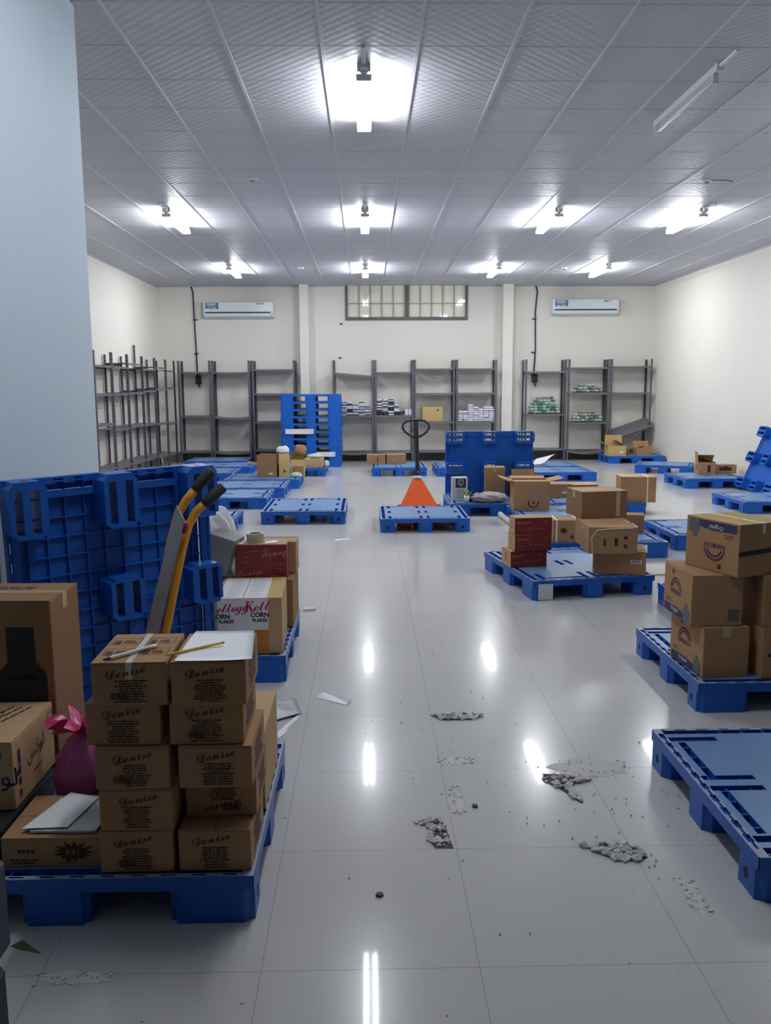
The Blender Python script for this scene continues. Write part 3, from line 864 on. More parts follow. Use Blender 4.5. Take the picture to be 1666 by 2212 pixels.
# two columns of small cartons on the foreground pallet
bw, bd, bh = .215, .285, .1305
ord_ = ['bottom', 'second from the bottom', 'middle', 'second from the top', 'top']
colL = [(-.800, 2.343), (-.797, 2.348), (-.802, 2.345), (-.826, 2.362), (-.795, 2.335)]
colR = [(-.569, 2.346), (-.560, 2.425), (-.560, 2.35), (-.583, 2.36), (-.568, 2.335)]
for nmc, col, gg in (('left', colL, 0), ('right', colR, 1)):
    for k, (x, y) in enumerate(col):
        flip = gg == 1 and k == 1
        ang = math.pi if flip else 0
        pr = [('front', 'lettering', den_dark, -.005 + .006 * ((k * 3) % 4 - 1), .030 if flip else .102, R(12) + ang),
              ('front', 'printed_lettering', blk[(k + 5 * gg) % 10], .0 + .004 * (k % 3), .055 if flip else .075, ang)]
        if (k + gg) % 2 == 0: pr.append(('front', 'barcode', BC, -.03 if not flip else .03, .03, 0))
        if gg == 1:
            pr.append(('right', 'printed_lettering', lines_mesh(.2, 6, .014, .006, 'ink_purple', k), 0, .10, 0))
        if k == 4 and gg == 0:
            ps = []
            for q0, q1 in ((-.095, -.01), (.012, .095)):
                for v0, v1 in ((.03, .095), (-.075, -.01)):
                    ps += frame_rects(q0, q1, v0, v1, .0022) + [rect(q0 + .008, q0 + .026, v0 + .008, v0 + .04), rect(q0 + .034, q1 - .012, v0 + .018, v0 + .024), rect(q0 + .034, q1 - .02, v0 + .034, v0 + .041)]
            pr.append(('top', 'printed_lettering', shapes_mesh('printed_lettering', ps, 'ink'), 0, 0, 0))
        carton('small brown carton with script lettering, %s of the %s foreground column' % (ord_[k], nmc), x, y, bw, bd, bh - .001, DZ + k * bh, R((0.6, -0.8, .5, -1.0, 1.5)[k] if gg == 0 else (-.4, .8, -.3, .2, .6)[k]),
               'card', 'small brown script lettered cartons', seam='y', prints=pr, tape='clear_tape' if k == 4 and gg == 0 else None)
carton('tall brown carton tucked behind the right foreground carton column', -.60, 2.715, .245, .40, .275, DZ, 0, 'card_pale', seam='y')
carton('brown carton hidden low behind the left foreground column', -.868, 2.68, .25, .42, .30, DZ, 0, 'card')
# low carton with a sunburst, the papers on it, the block beside it
sb = shapes_mesh('print', [star_poly(.028, .046, 13, 5, 1.35, .75)], 'ink')
sbt = lines_mesh(.05, 1, .01, .012, 'card', 12)
lw = .300
carton('low wide brown carton with a dark sunburst print beside the foreground columns', -1.108, 2.380, lw, .27, .094, DZ, R(-.3), 'card', tape=None,
       prints=[('front', 'print', sb, .065, .048, 0), ('front', 'printed_lettering', lines_mesh(.045, 1, .01, .016, 'card_dark', 12, .25, .1), .065, .048, 0, .002), ('front', 'printed_lettering', lines_mesh(.05, 1, .01, .011, 'ink', 3, .2, .1), -.075, .052, 0), ('front', 'printed_lettering', lines_mesh(.10, 2, .009, .005, 'ink', 9), -.085, .024, 0)])
carton('dark low carton at the left edge under the yellowish Arabic lettered carton', -1.56, 2.42, .44, .44, .094, DZ, 0, 'bin_black', tape=None)
lux = text_mesh('ﺲﻛﻮﻟ', .062, 'ink_purple')
carton('brown carton with Arabic lettering at the left edge beside the pink bag', -1.56, 2.55, .43, .35, .228, DZ + .0955, R(0), 'card_pale', seam='y', tape=None,
       prints=[('right', 'lettering', lux, .01, .13, R(4)), ('right', 'printed_lettering', lines_mesh(.12, 1, .01, .007, 'ink', 2), .02, .062, R(4)),
               ('right', 'print', shapes_mesh('print', [rect(-.012, .008, .036, .085), rect(-.03, -.014, .0, .02), rect(-.012, .008, .0, .03), rect(-.012, .006, -.035, -.01), rect(-.012, .006, -.075, -.05)], 'ink_navy'), -.125, .10, 0),
               ('right', 'print', shapes_mesh('print', frame_rects(-.02, .02, -.03, .03, .003), 'ink_purple'), .145, .175, 0),
               ('front', 'lettering', text_mesh('ﺲﻛﻮﻟ', .085, 'ink_navy'), .13, .11, 0), ('front', 'print', shapes_mesh('print', [rect(-.03, .03, -.01, .012)], 'ink_navy'), .15, .185, 0),
               ('top', 'printed_lettering', lines_mesh(.16, 3, .03, .008, 'ink', 6), .08, .08, R(70)), ('top', 'print', shapes_mesh('print', frame_rects(-.03, .03, -.02, .02, .004), 'ink'), .06, .06, R(10))])
emb = [[(x * .72, y * .92) for x, y in p] for p in [rect(-.07, .07, -.02, .19), rect(-.13, .12, -.10, -.0), rect(-.07, .07, -.20, -.1), [(-.13, 0), (-.07, 0), (-.07, .05)], [(.07, .05), (.07, 0), (.12, 0)], [(-.13, -.10), (-.07, -.15), (-.07, -.10)], [(.07, -.10), (.07, -.15), (.12, -.10)]]]
carton('big brown carton with a large dark emblem at the left edge, tallest in the foreground', -1.625, 2.92, .505, .275, .69, DZ, R(-1), 'card_dark', seam='x',
       prints=[('front', 'print', shapes_mesh('print', emb, 'black_print'), .140, .42, 0), ('front', 'printed_lettering', lines_mesh(.03, 12, .022, .008, 'ink', 4), .205, .46, 0), ('top', 'printed_lettering', lines_mesh(.2, 2, .03, .012, 'ink', 5), .05, .06, 0)])
def sheet(name, label, cat, pts, m, thick=.0006, group=None, wave=0.0, n=8, parent=None, curl=0.0):
    """a thin sheet over four corners (near-left, near-right, far-right, far-left), gently waved"""
    a, b_, c, d = [Vector(p) for p in pts]
    o = (a + b_ + c + d) / 4
    mb = MB(); vs = []
    for layer in (0, 1):
        for i in range(n + 1):
            for j in range(n + 1):
                u, v = i / n, j / n
                p = a * (1 - u) * (1 - v) + b_ * u * (1 - v) + c * u * v + d * (1 - u) * v - o
                p.z += wave * math.sin(u * 5 + v * 2.2) * math.sin(v * 3.1) + curl * (u ** 4) * (1 - v) + (thick if layer == 0 else 0)
                vs.append(p)
    k = (n + 1) ** 2; fs = []
    for i in range(n):
        for j in range(n):
            q = i * (n + 1) + j
            fs += [(q, q + n + 1, q + n + 2, q + 1), (k + q, k + q + 1, k + q + n + 2, k + q + n + 1)]
    bd_ = [i * (n + 1) for i in range(n + 1)] + [n * (n + 1) + j for j in range(1, n + 1)] + [i * (n + 1) + n for i in range(n - 1, -1, -1)] + [j for j in range(n - 1, 0, -1)]
    for p, q in zip(bd_, bd_[1:] + bd_[:1]): fs.append((p, q, k + q, k + p))
    mb.add(vs, fs)
    return tag(ob(name, mb.mesh(name, m, True), parent, o), label, cat, group)
zt = DZ + 5 * bh
sheet('paper_sheet', 'white sheet of paper on the top right foreground carton', 'paper', [(-.556, 2.338, zt + .002), (-.333, 2.334, zt + .002), (-.366, 2.635, zt + .003), (-.552, 2.632, zt + .003)], 'paper', wave=.004, curl=.006)
zs = DZ + .096
sheet('paper_sheet', 'bundle of white papers lying on the low sunburst carton', 'paper', [(-1.03, 2.405, zs + .002), (-.83, 2.40, zs + .002), (-.815, 2.60, zs + .004), (-1.01, 2.61, zs + .004)], 'paper_shade', thick=.006, wave=.0012)
sheet('paper_sheet', 'loose folded white sheet on top of the paper bundle', 'paper', [(-1.055, 2.41, zs + .0125), (-.92, 2.415, zs + .0125), (-.88, 2.60, zs + .0145), (-.985, 2.635, zs + .0145)], 'paper', wave=.0015)
# marker and pencil
def stick(name, label, p0, p1, r, m, m2, tip):
    d = Vector(p1) - Vector(p0)
    t = thing(name, label, name, p0)
    b = MB(); b.tube([(0, 0, 0), d * .16, d * .84, d], [r * .25, r, r, r * .98], 8); ob('barrel', b.mesh('barrel', m, True), t)
    b = MB()
    if tip == 'cap': b.tube([-d * .02, d * .10], [r * .35, r * 1.0], 8)
    else: b.tube([d, d * 1.05], r, 8)
    ob('tip' if tip == 'cap' else 'eraser', b.mesh('tip', m2, True), t)
stick('marker', 'white marker pen on the top left foreground carton', (-.758, 2.345, zt + .0065), (-.640, 2.475, zt + .0065), .0060, 'marker_white', 'ink_navy', 'cap')
stick('pencil', 'yellow pencil lying across carton and white paper', (-.590, 2.372, zt + .008), (-.445, 2.478, zt + .011), .0042, 'pencil_yellow', 'grey_metal', 'eraser')

# ---------------- pallet with cereal carton
kg = [('front', 'print', shapes_mesh('print', [rect(-.165, .105, -.13, .155)], 'sticker_white'), 0, .156, 0, .0008),
      ('top', 'print', shapes_mesh('print', [rect(-.165, .10, -.245, .22)], 'sticker_white'), 0, 0, 0, .0008),
      ('front', 'lettering', text_mesh('𝓮𝓵𝓵𝓸𝓰𝓰', .076, 'ink_red', 0, .84), -.082, .262, R(4), .0016),
      ('front', 'lettering', text_mesh('𝑲𝓮𝓵𝓵', .084, 'ink_red', 0, .84), .047, .266, R(4), .0016),
      ('front', 'lettering', text_mesh('ORN', .036, 'black_print', 0, .95, .0012), -.138, .212, 0, .0016),
      ('front', 'lettering', text_mesh('CORN', .036, 'black_print', 0, .95, .0012), .060, .218, 0, .0016),
      ('front', 'lettering', text_mesh('FLAKES', .026, 'black_print', 0, .95, .0008), .060, .188, 0, .0016),
      ('front', 'lettering', text_mesh('FLAKES', .026, 'black_print', 0, .95, .0008), -.120, .184, 0, .0016),
      ('front', 'print', shapes_mesh('print', [rect(-.165, .105, -.02, .115)], 'card'), 0, .02, 0, .0013),
      ('front', 'print', shapes_mesh('print', [rect(.05, .102, .0, .11), rect(-.10, -.02, .0, .11)], 'ink_orange'), 0, .025, 0, .0018)]
tl = []
for q in range(8):
    v = -.21 + q * .052
    tl += [rect(-.12, -.07 + .01 * (q % 3), v, v + .006), rect(-.005, .075 - .008 * (q % 2), v + .006, v + .011)]
tl += [rect(-.028, -.025, -.245, .22)]
kg.append(('top', 'printed_lettering', shapes_mesh('printed_lettering', tl, 'ink_grey'), 0, 0, 0, .0014))
carton('cereal carton with red script lettering on a white printed corn flakes panel', -.822, 4.405, .36, .50, .311, DZ, R(2.5), 'card_pale', seam='y', tape=None, prints=kg, topm='card_yellow')
carton('brown carton behind the cereal carton, under the red box', -.80, 4.925, .352, .40, .292, DZ, 0, 'card_dark', seam='y')
carton('brown carton under the grey wrapped parcel, behind the upright pallet', -1.26, 4.70, .42, .55, .292, DZ, 0, 'card_pale', seam='y')
dcr = text_mesh(DEN, .060, 'ink_cream')
redp = [('front', 'lettering', dcr, -.075, .040, R(8)), ('front', 'lettering', dcr, .085, .145, R(188)),
        ('front', 'print', shapes_mesh('print', arc_polys(.009, .013, 0, 6.28, 14), 'ink_cream'), .03, .172, 0), ('front', 'print', shapes_mesh('print', arc_polys(.009, .013, 0, 6.28, 14), 'ink_cream'), -.02, .015, 0),
        ('front', 'printed_lettering', lines_mesh(.09, 1, .02, .004, 'ink_cream', 3), -.05, .168, R(5)), ('front', 'printed_lettering', lines_mesh(.05, 2, .025, .003, 'ink_cream', 6), -.09, .13, 0),
        ('front', 'printed_lettering', lines_mesh(.05, 2, .025, .003, 'ink_cream', 8), .11, .09, 0), ('front', 'printed_lettering', lines_mesh(.09, 1, .02, .004, 'ink_cream', 9), .07, .02, R(-3))]
zr = DZ + .2935
carton('dark red box with cream script lettering standing behind the cereal carton', -.787, 4.94, .305, .15, .212, zr, R(0), 'red_card', seam='x', tape=None, prints=redp, topm='card_pale')
carton('narrow brown carton directly behind the red box with tape roll', -.75, 5.10, .31, .20, .195, zr, 0, 'card', seam='x')
zr2 = zr + .2125
t = thing('tape_roll', 'roll of clear packing tape on the red box', 'tape roll', (-.675, 5.015, zr2))
n = 22; b = MB()
b.lathe([(.038, 0), (.052, 0), (.052, .055), (.038, .055), (.038, 0)], n); ob('tape_coil', b.mesh('tape_coil', 'tape_roll', False), t)
b = MB(); b.lathe([(.034, .001), (.0378, .001), (.0378, .054), (.034, .054), (.034, .001)], n); ob('core', b.mesh('core', 'card', False), t)
sheet('paper_sheet', 'white paper slip left of the tape roll on the red box', 'paper', [(-.782, 4.945, zr2 + .001), (-.742, 4.945, zr2 + .001), (-.742, 5.07, zr2 + .001), (-.777, 5.07, zr2 + .001)], 'paper', wave=.001)
sheet('paper_sheet', 'white paper slip right of the tape roll on the red box', 'paper', [(-.612, 4.965, zr2 + .001), (-.53, 4.99, zr2 + .003), (-.55, 5.05, zr2 + .004), (-.615, 5.03, zr2 + .001)], 'paper', wave=.001)
def crumple(name, label, cat, loc, sx, sy, sz, m, seed, rough=.25, parts=None, group=None, kind=None):
    rn = random.Random(seed)
    bm = bmesh.new(); bmesh.ops.create_icosphere(bm, subdivisions=4, radius=1)
    ph = [(rn.uniform(1.5, 7), rn.uniform(1.5, 7), rn.uniform(1.5, 7), rn.uniform(0, 6)) for _ in range(6)]
    for v in bm.verts:
        k = 1 + rough * sum(abs(math.sin(a * v.co.x + b_ * v.co.y + c * v.co.z + d)) for a, b_, c, d in ph) / 6 - rough * .5 + rn.uniform(-.012, .012)
        v.co = Vector((v.co.x * sx * k, v.co.y * sy * k, max(0, (v.co.z * .62 + .5) * sz * k)))
    me = bpy.data.meshes.new(name); bm.to_mesh(me); bm.free(); me.materials.append(M[m])
    me.polygons.foreach_set('use_smooth', [True] * len(me.polygons))
    t = ob(name, me, None, loc)
    return tag(t, label, cat, group)
tt = carton('dark grey plastic wrapped parcel tilted beside the red box', -.985, 4.90, .17, .18, .22, zr + .055, 0, 'foil_grey', tape=None, name='wrapped_parcel', cat='parcel', rot=(0, R(16), R(-12)))
crumple('plastic_bag', 'clear greenish plastic bag squeezed between the grey parcel and red box', 'bag', (-.80, 5.0, zr), .045, .05, .17, 'pale_green_bag', 5)
crumple('plastic_bag', 'crumpled white and pink plastic bag heap behind the grey parcel', 'bag', (-.97, 5.16, zr), .15, .08, .355, 'white_plastic', 6, .5)

# ---------------- pink bag
t = thing('plastic_bag', 'pink plastic bag tied in a knot among the foreground cartons', 'bag', (-.985, 2.785, DZ))
b = MB(); n = 22
prof = [(.03, 0), (.085, .01), (.105, .06), (.102, .13), (.085, .19), (.055, .23), (.028, .25), (.022, .262)]
vs = []
for i, (r, z) in enumerate(prof):
    for k in range(n):
        a = 2 * math.pi * k / n
        q = r * (1 + .10 * math.sin(3 * a + i) + .07 * math.sin(7 * a + 2 * i) + .05 * math.sin(11 * a))
        vs.append((q * math.cos(a) * .95, q * math.sin(a) * .9, z + .006 * math.sin(5 * a)))
fs = [(i * n + k, i * n + (k + 1) % n, (i + 1) * n + (k + 1) % n, (i + 1) * n + k) for i in range(len(prof) - 1) for k in range(n)]
b.add(vs, fs + [tuple(range(n))[::-1]]); ob('body', b.mesh('body', 'pink_pale', True), t)
b = MB(); vs = []; rn = random.Random(3)
for i, (r, z) in enumerate([(.024, .255), (.03, .275), (.06, .30), (.085, .318)]):
    for k in range(30):
        a = 2 * math.pi * k / 30
        q = r * (1 + (.15 + .12 * i) * math.sin(6 * a + .4 * i) + .1 * rn.random())
        vs.append((q * math.cos(a), q * math.sin(a), z + (.008 * i) * math.sin(9 * a) - .006 * i))
b.add(vs, [(i * 30 + k, i * 30 + (k + 1) % 30, (i + 1) * 30 + (k + 1) % 30, (i + 1) * 30 + k) for i in range(3) for k in range(30)])
ob('ruffle', b.mesh('ruffle', 'pink_plastic', True), t)
b = MB(); b.lathe([(.02, .248), (.03, .254), (.03, .262), (.02, .268)], 14); ob('knot', b.mesh('knot', 'pink_plastic', True), t)

# ---------------- dark bin at the left edge
t = thing('plastic_bin', 'tall dark plastic bin cut off by the lower left edge', 'bin', (-.967, 1.40, 0))
b = MB(); b.cbox(-.225, .225, -.20, .20, 0, .44, .03); ob('body', b.mesh('body', 'bin_black'), t)
b = MB(); b.cbox(-.232, .232, -.208, .208, .44, .655, .02); ob('rim', b.mesh('rim', 'bin_blue'), t)

# ---------------- hand truck
t = thing('hand_truck', 'yellow hand truck with black grips leaning on the upright pallet', 'hand truck')
def P(x, y, z): return Vector((x, y, z))
for k in (0, 1):
    if k == 0: pts = [P(-1.045, 3.42, .02), P(-.905, 3.47, .55), P(-.838, 3.55, .93), P(-.812, 3.585, 1.04), P(-.775, 3.61, 1.104), P(-.735, 3.62, 1.150)]
    else: pts = [P(-.985, 3.40, .02), P(-.850, 3.475, .59), P(-.790, 3.55, .90), P(-.768, 3.59, .995), P(-.735, 3.61, 1.053), P(-.697, 3.62, 1.087)]
    b = MB(); b.tube(pts, .019, 12); ob('side_tube', b.mesh('side_tube', 'yellow_paint', True), t)
    d = (pts[-1] - pts[-2]).normalized()
    b = MB(); b.tube([pts[-1] - d * .01, pts[-1] + d * .005, pts[-1] + d * .10, pts[-1] + d * .105], [.021, .0235, .0235, .019], 12); ob('grip', b.mesh('grip', 'rubber', True), t)
b = MB()
q = [P(-1.075, 3.385, .02), P(-1.01, 3.38, .02), P(-.765, 3.50, 1.03), P(-.80, 3.515, 1.092)]
off = P(.0, .012, 0)
b.add(q + [p + off for p in q], [(0, 1, 2, 3), (7, 6, 5, 4), (0, 4, 5, 1), (1, 5, 6, 2), (2, 6, 7, 3), (3, 7, 4, 0)])
ob('back_plate', b.mesh('back_plate', 'metal_sheet'), t)
b = MB(); b.tube([P(-.777, 3.525, .975), P(-.765, 3.522, 1.02)], .017, 10); kb = ob('lever', b.mesh('lever', 'red_plastic', True), t)
b = MB(); b.box(-1.12, -.90, 3.30, 3.44, 0, .012); ob('toe_plate', b.mesh('toe_plate', 'steel_dark'), t)
for sx in (-1.135, -.885):
    b = MB(); T = Matrix.Translation((sx, 3.50, .075)) @ Matrix.Rotation(math.pi / 2, 4, 'Y')
    b.lathe([(.03, -.018), (.07, -.018), (.075, 0), (.07, .018), (.03, .018)], 20, 0, T); ob('wheel', b.mesh('wheel', 'rubber', True), t)
b = MB(); b.tube([P(-1.135, 3.50, .075), P(-.885, 3.50, .075)], .012, 8); ob('axle', b.mesh('axle', 'steel_dark'), t)

# ---------------- cartons with the arch print
def arch_print(flip, size=1.0):
    a = math.pi if flip else 0
    s = -1 if flip else 1
    H = .255
    def at(u, v): return (s * u, H - v if flip else v)
    arcs = shapes_mesh('print', arc_polys(.066, .076, R(15), R(165), 16) + arc_polys(.048, .058, R(22), R(158), 16), 'ink_purple')
    band = shapes_mesh('print', [[(-.165, -.022), (.165, -.022), (.165, .012), (.09, .012), (.0, .024), (-.165, .018)]], 'ink_navy')
    band2 = shapes_mesh('print', [rect(.09, .165, -.020, .045), rect(.105, .135, .045, .07)], 'ink_grey')
    u, v = at(-.02, .125); out = [('left', 'print', arcs, u, v, a, .0012)]
    u, v = at(-.02, .125); out.append(('left', 'lettering', text_mesh('RAINBOW', .034, 'ink_purple', 0, .86, .0003), u, v, a, .0012))
    u, v = at(0, .028); out.append(('left', 'print', band, u, v, a, .0012)); out.append(('left', 'print', band2, u, v, a, .0016))
    u, v = at(-.03, .034); out.append(('left', 'lettering', text_mesh('Original', .030, 'sticker_white', .2), u, v, a, .0022))
    u, v = at(-.06, .225); out.append(('left', 'print', shapes_mesh('print', [rect(-.010, .010, -.012, .012)], 'ink'), u, v, a, .0012))
    u, v = at(-.115, .075); out.append(('left', 'printed_lettering', lines_mesh(.06, 2, .012, .005, 'ink', 7), u, v, a, .0012))
    return out
carton('purple arch print carton at the bottom of the near right stack', 1.641, 3.945, .235, .375, .255, DZ, R(4), 'card', 'purple arch print cartons', seam='y', prints=arch_print(False))
carton('purple arch print carton in the middle of the near right stack', 1.582, 3.975, .255, .37, .255, DZ + .2565, R(.5), 'card', 'purple arch print cartons', seam='y', tape=None,
       prints=arch_print(False) + [('front', 'label', shapes_mesh('label', [rect(-.028, .028, -.03, .03)], 'ink_grey'), .085, .055, 0)])
carton('upside down purple arch print carton on top of the near right stack', 1.775, 3.915, .30, .365, .257, DZ + .513, R(20), 'card', 'purple arch print cartons', seam='y', tape='clear_tape', topm='card_yellow',
       prints=arch_print(True) + [('front', 'print', shapes_mesh('print', [rect(-.15, .15, -.012, .012)], 'black_print'), .0, .12, R(3))])
carton('brown carton at the bottom beside the arch print carton stack, cut by right edge', 1.925, 3.93, .30, .36, .255, DZ, R(1), 'card', 'purple arch print cartons', seam='y', prints=[('front', 'print', shapes_mesh('print', [rect(-.12, -.02, -.008, .008)], 'black_print'), .0, .12, 0)])
carton('brown carton second up beside the arch print carton stack, cut by right edge', 1.93, 3.95, .30, .36, .255, DZ + .2565, R(-1), 'card', 'purple arch print cartons', seam='y', prints=[('front', 'print', shapes_mesh('print', [rect(-.12, -.02, -.008, .008)], 'black_print'), .0, .12, 0)])

# ---------------- red boxes and cartons on the middle pallet
dgold = text_mesh(DEN, .040, 'ink_yellow'); dcr2 = text_mesh(DEN, .040, 'ink_cream')
def redprints(gold):
    return [('front', 'lettering', dgold if gold else dcr2, -.085, .098, R(6)), ('front', 'print', shapes_mesh('print', arc_polys(.006, .009, 0, 6.28, 12), 'ink_cream'), -.02, .045, 0),
            ('front', 'printed_lettering', lines_mesh(.08, 1, .01, .003, 'ink_cream', 4), .05, .048, 0), ('front', 'printed_lettering', lines_mesh(.04, 2, .014, .003, 'ink_cream', 5), .10, .105, 0), ('front', 'printed_lettering', lines_mesh(.06, 1, .01, .003, 'ink_cream', 8), -.10, .04, 0),
            ('left', 'printed_lettering', lines_mesh(.06, 4, .018, .006, 'ink', 3), 0, .10, 0)]
carton('dark red lettered box, lowest of the three on the patched pallet', 1.136, 6.53, .305, .215, .132, DZ, R(11), 'red_card', seam='x', tape=None, sidem='card_pale', prints=redprints(False), group='dark red boxes on the patched pallet')
carton('dark red lettered box, middle of the three on the patched pallet', 1.166, 6.525, .303, .18, .133, DZ + .1335, R(8), 'red_card', seam='x', tape=None, sidem='card_pale', prints=redprints(True), group='dark red boxes on the patched pallet')
carton('dark red lettered box, topmost of the three on the patched pallet', 1.163, 6.525, .303, .17, .134, DZ + .2675, R(6), 'red_card', seam='x', tape=None, sidem='card_pale', prints=redprints(True), group='dark red boxes on the patched pallet')
def strap_loop(t, w, d, h, at_, axis='x', q=.008, m='strap_white'):
    b = MB(); e = .0022
    if axis == 'x':      # loop in the y-z plane at x = at_
        b.box(at_ - q, at_ + q, -d / 2 - e, -d / 2, -.0, h + e); b.box(at_ - q, at_ + q, d / 2, d / 2 + e, 0, h + e); b.box(at_ - q, at_ + q, -d / 2, d / 2, h, h + e)
    else:
        b.box(-w / 2 - e, -w / 2, at_ - q, at_ + q, 0, h + e); b.box(w / 2, w / 2 + e, at_ - q, at_ + q, 0, h + e); b.box(-w / 2, w / 2, at_ - q, at_ + q, h, h + e)
    ob('strap', b.mesh('strap', m), t)
carton('brown carton with a white barcode label, lowest in the right pile on patched pallet', 1.735, 6.30, .385, .34, .182, DZ, R(-14), 'card', seam='x',
       prints=[('front', 'label', shapes_mesh('label', [rect(-.042, .042, -.014, .014)], 'sticker_white'), .12, .105, 0), ('front', 'barcode', barcode(.06, .016, 'ink', 4), .118, .105, 0, .0018)])
zl = DZ + .183
t = carton('brown carton tied with white rope above the barcode labelled carton', 1.655, 6.17, .365, .56, .200, zl, R(-4), 'card', seam='x',
       prints=[('front', 'print', shapes_mesh('print', [rect(-.02, .005, -.03, .03), rect(.05, .075, .02, .045), rect(.05, .075, -.045, -.02), rect(-.1, -.085, -.03, .02)], 'ink'), .03, .09, 0)])
b = MB(); b.tube([(-.15, -.283, 0), (-.16, -.2835, .12), (-.12, -.284, .18), (.0, -.284, .192), (.14, -.284, .194), (.1825, -.26, .202), (.18, -.1, .203)], .0035, 6); ob('rope', b.mesh('rope', 'strap_white', True), t)
carton('large brown carton set across the top of the rope tied carton', 1.70, 6.57, .385, .32, .215, zl + .2015, R(9), 'card_dark', seam='x', topm='card_pale',
       prints=[('front', 'print', shapes_mesh('print', [rect(-.018, .018, -.1, .1)], 'tape'), .115, .11, 0)])
t = carton('brown carton with two white straps and splash print behind the red boxes', 1.71, 7.62, .40, .30, .205, DZ, R(-3), 'card', seam='x',
           prints=[('front', 'print', shapes_mesh('print', [star_poly(.02, .04, 9, 4, 1.2, .8)], 'ink'), -.10, .11, 0), ('front', 'print', shapes_mesh('print', [star_poly(.012, .03, 6, 8, .7, 1)], 'ink'), -.02, .05, 0)])
for q in (-.165, .03): strap_loop(t, .40, .30, .205, q)
carton('small brown carton with ragged edge right of the big carton pile', 2.53, 8.14, .19, .20, .17, DZ, R(-16), 'card_dark', seam='x')
# ---------------- cartons around the upright pallet
wr = []
for k in range(9):
    for sg in (-1, 1):
        aa = R(-80 + k * 16) if sg > 0 else R(180 + 80 - k * 16)
        cx, cy = .055 * math.cos(aa), .05 * math.sin(aa)
        wr.append([(cx + .010 * math.cos(aa + 1.9), cy + .010 * math.sin(aa + 1.9)), (cx + .016 * math.cos(aa), cy + .016 * math.sin(aa)), (cx - .010 * math.cos(aa + 1.9), cy - .010 * math.sin(aa + 1.9)), (cx - .008 * math.cos(aa), cy - .008 * math.sin(aa))])
wr = [p for p in wr if max(q[1] for q in p) < .032] + [star_poly(.008, .022, 6, 2)]
def open_carton(label, x, y, w, d, h, z=DZ, rz=0.0, m='card', flaps=((0, 100), (1, 100), (2, 100), (3, 100)), prints=(), group=None, fill=None, fl=.5):
    c, s = math.cos(rz), math.sin(rz)
    t = thing('open_carton', label, 'box', (x + w / 2 * c - d / 2 * s, y + w / 2 * s + d / 2 * c, z), rz, group)
    k = .005
    b = MB()
    b.box(-w / 2, w / 2, -d / 2, -d / 2 + k, 0, h); b.box(-w / 2, w / 2, d / 2 - k, d / 2, 0, h); b.box(-w / 2, -w / 2 + k, -d / 2 + k, d / 2 - k, 0, h); b.box(w / 2 - k, w / 2, -d / 2 + k, d / 2 - k, 0, h)
    b.box(-w / 2 + k, w / 2 - k, -d / 2 + k, d / 2 - k, 0, k)
    ob('body', b.mesh('body', m), t)
    # flap 0 front, 1 right, 2 back, 3 left; angle: 0 = closed flat, 90 = straight up, 200 = hanging outside
    for e, ang in flaps:
        L = w if e in (0, 2) else d
        D = d if e in (0, 2) else w
        b = MB(); b.box(-L / 2 + .003, L / 2 - .003, 0, D * fl - .002, -.004, 0)
        o = ob('flap', b.mesh('flap', m), t)
        base = {0: Matrix.Translation((0, -d / 2, h)), 2: Matrix.Translation((0, d / 2, h)) @ Matrix.Rotation(math.pi, 4, 'Z'),
                1: Matrix.Translation((w / 2, 0, h)) @ Matrix.Rotation(math.pi / 2, 4, 'Z'), 3: Matrix.Translation((-w / 2, 0, h)) @ Matrix.Rotation(-math.pi / 2, 4, 'Z')}[e]
        o.matrix_local = base @ Matrix.Rotation(R(ang), 4, 'X')
    for p in prints: put(p[1], p[2], t, face_matrix(p[0], w, d, h, *p[3:]))
    return t
open_carton('brown open carton with dark wreath print before the upright pallet', 1.705, 9.66, .415, .33, .335, DZ, R(-2), 'card', flaps=((0, 3), (1, 168), (2, 172), (3, 165)), prints=[('front', 'print', shapes_mesh('print', wr, 'ink'), .02, .085, 0)], fl=.4)
carton('tall narrow brown carton leaning on the upright pallet', 1.53, 10.84, .26, .28, .385, DZ, R(-6), 'card', seam='y', prints=[('front', 'print', shapes_mesh('print', frame_rects(-.018, .018, -.02, .02, .004), 'ink'), .0, .17, 0)])
open_carton('low open brown carton with raised flaps behind the wreath print carton', 1.83, 10.42, .30, .30, .23, DZ, R(-4), 'card', flaps=((0, 15), (1, 30), (2, 100), (3, 160)))
carton('brown carton behind the wreath carton, under the smallest carton', 1.87, 10.84, .32, .30, .245, DZ, 0, 'card_dark', seam='x')
carton('smallest brown carton, flat on a carton behind the wreath print carton', 1.98, 10.80, .215, .24, .088, DZ + .2465, R(-3), 'card_pale', seam='x')
carton('brown carton with small white label right of the wreath carton', 2.345, 10.72, .28, .30, .178, DZ, R(-1), 'card', seam='x', prints=[('front', 'label', shapes_mesh('label', [rect(-.03, .03, -.012, .012)], 'sticker_white'), .06, .07, 0)])
carton('brown carton with crumpled top between labelled and strapped cartons', 2.665, 10.73, .33, .30, .165, DZ, R(5), 'card_dark', seam='x', topm='card_pale')
t = carton('brown carton with one vertical white strap at the pallet end', 3.135, 10.28, .43, .34, .315, DZ, R(-7), 'card', seam='x', topm='card_pale')
strap_loop(t, .43, .34, .315, .11)
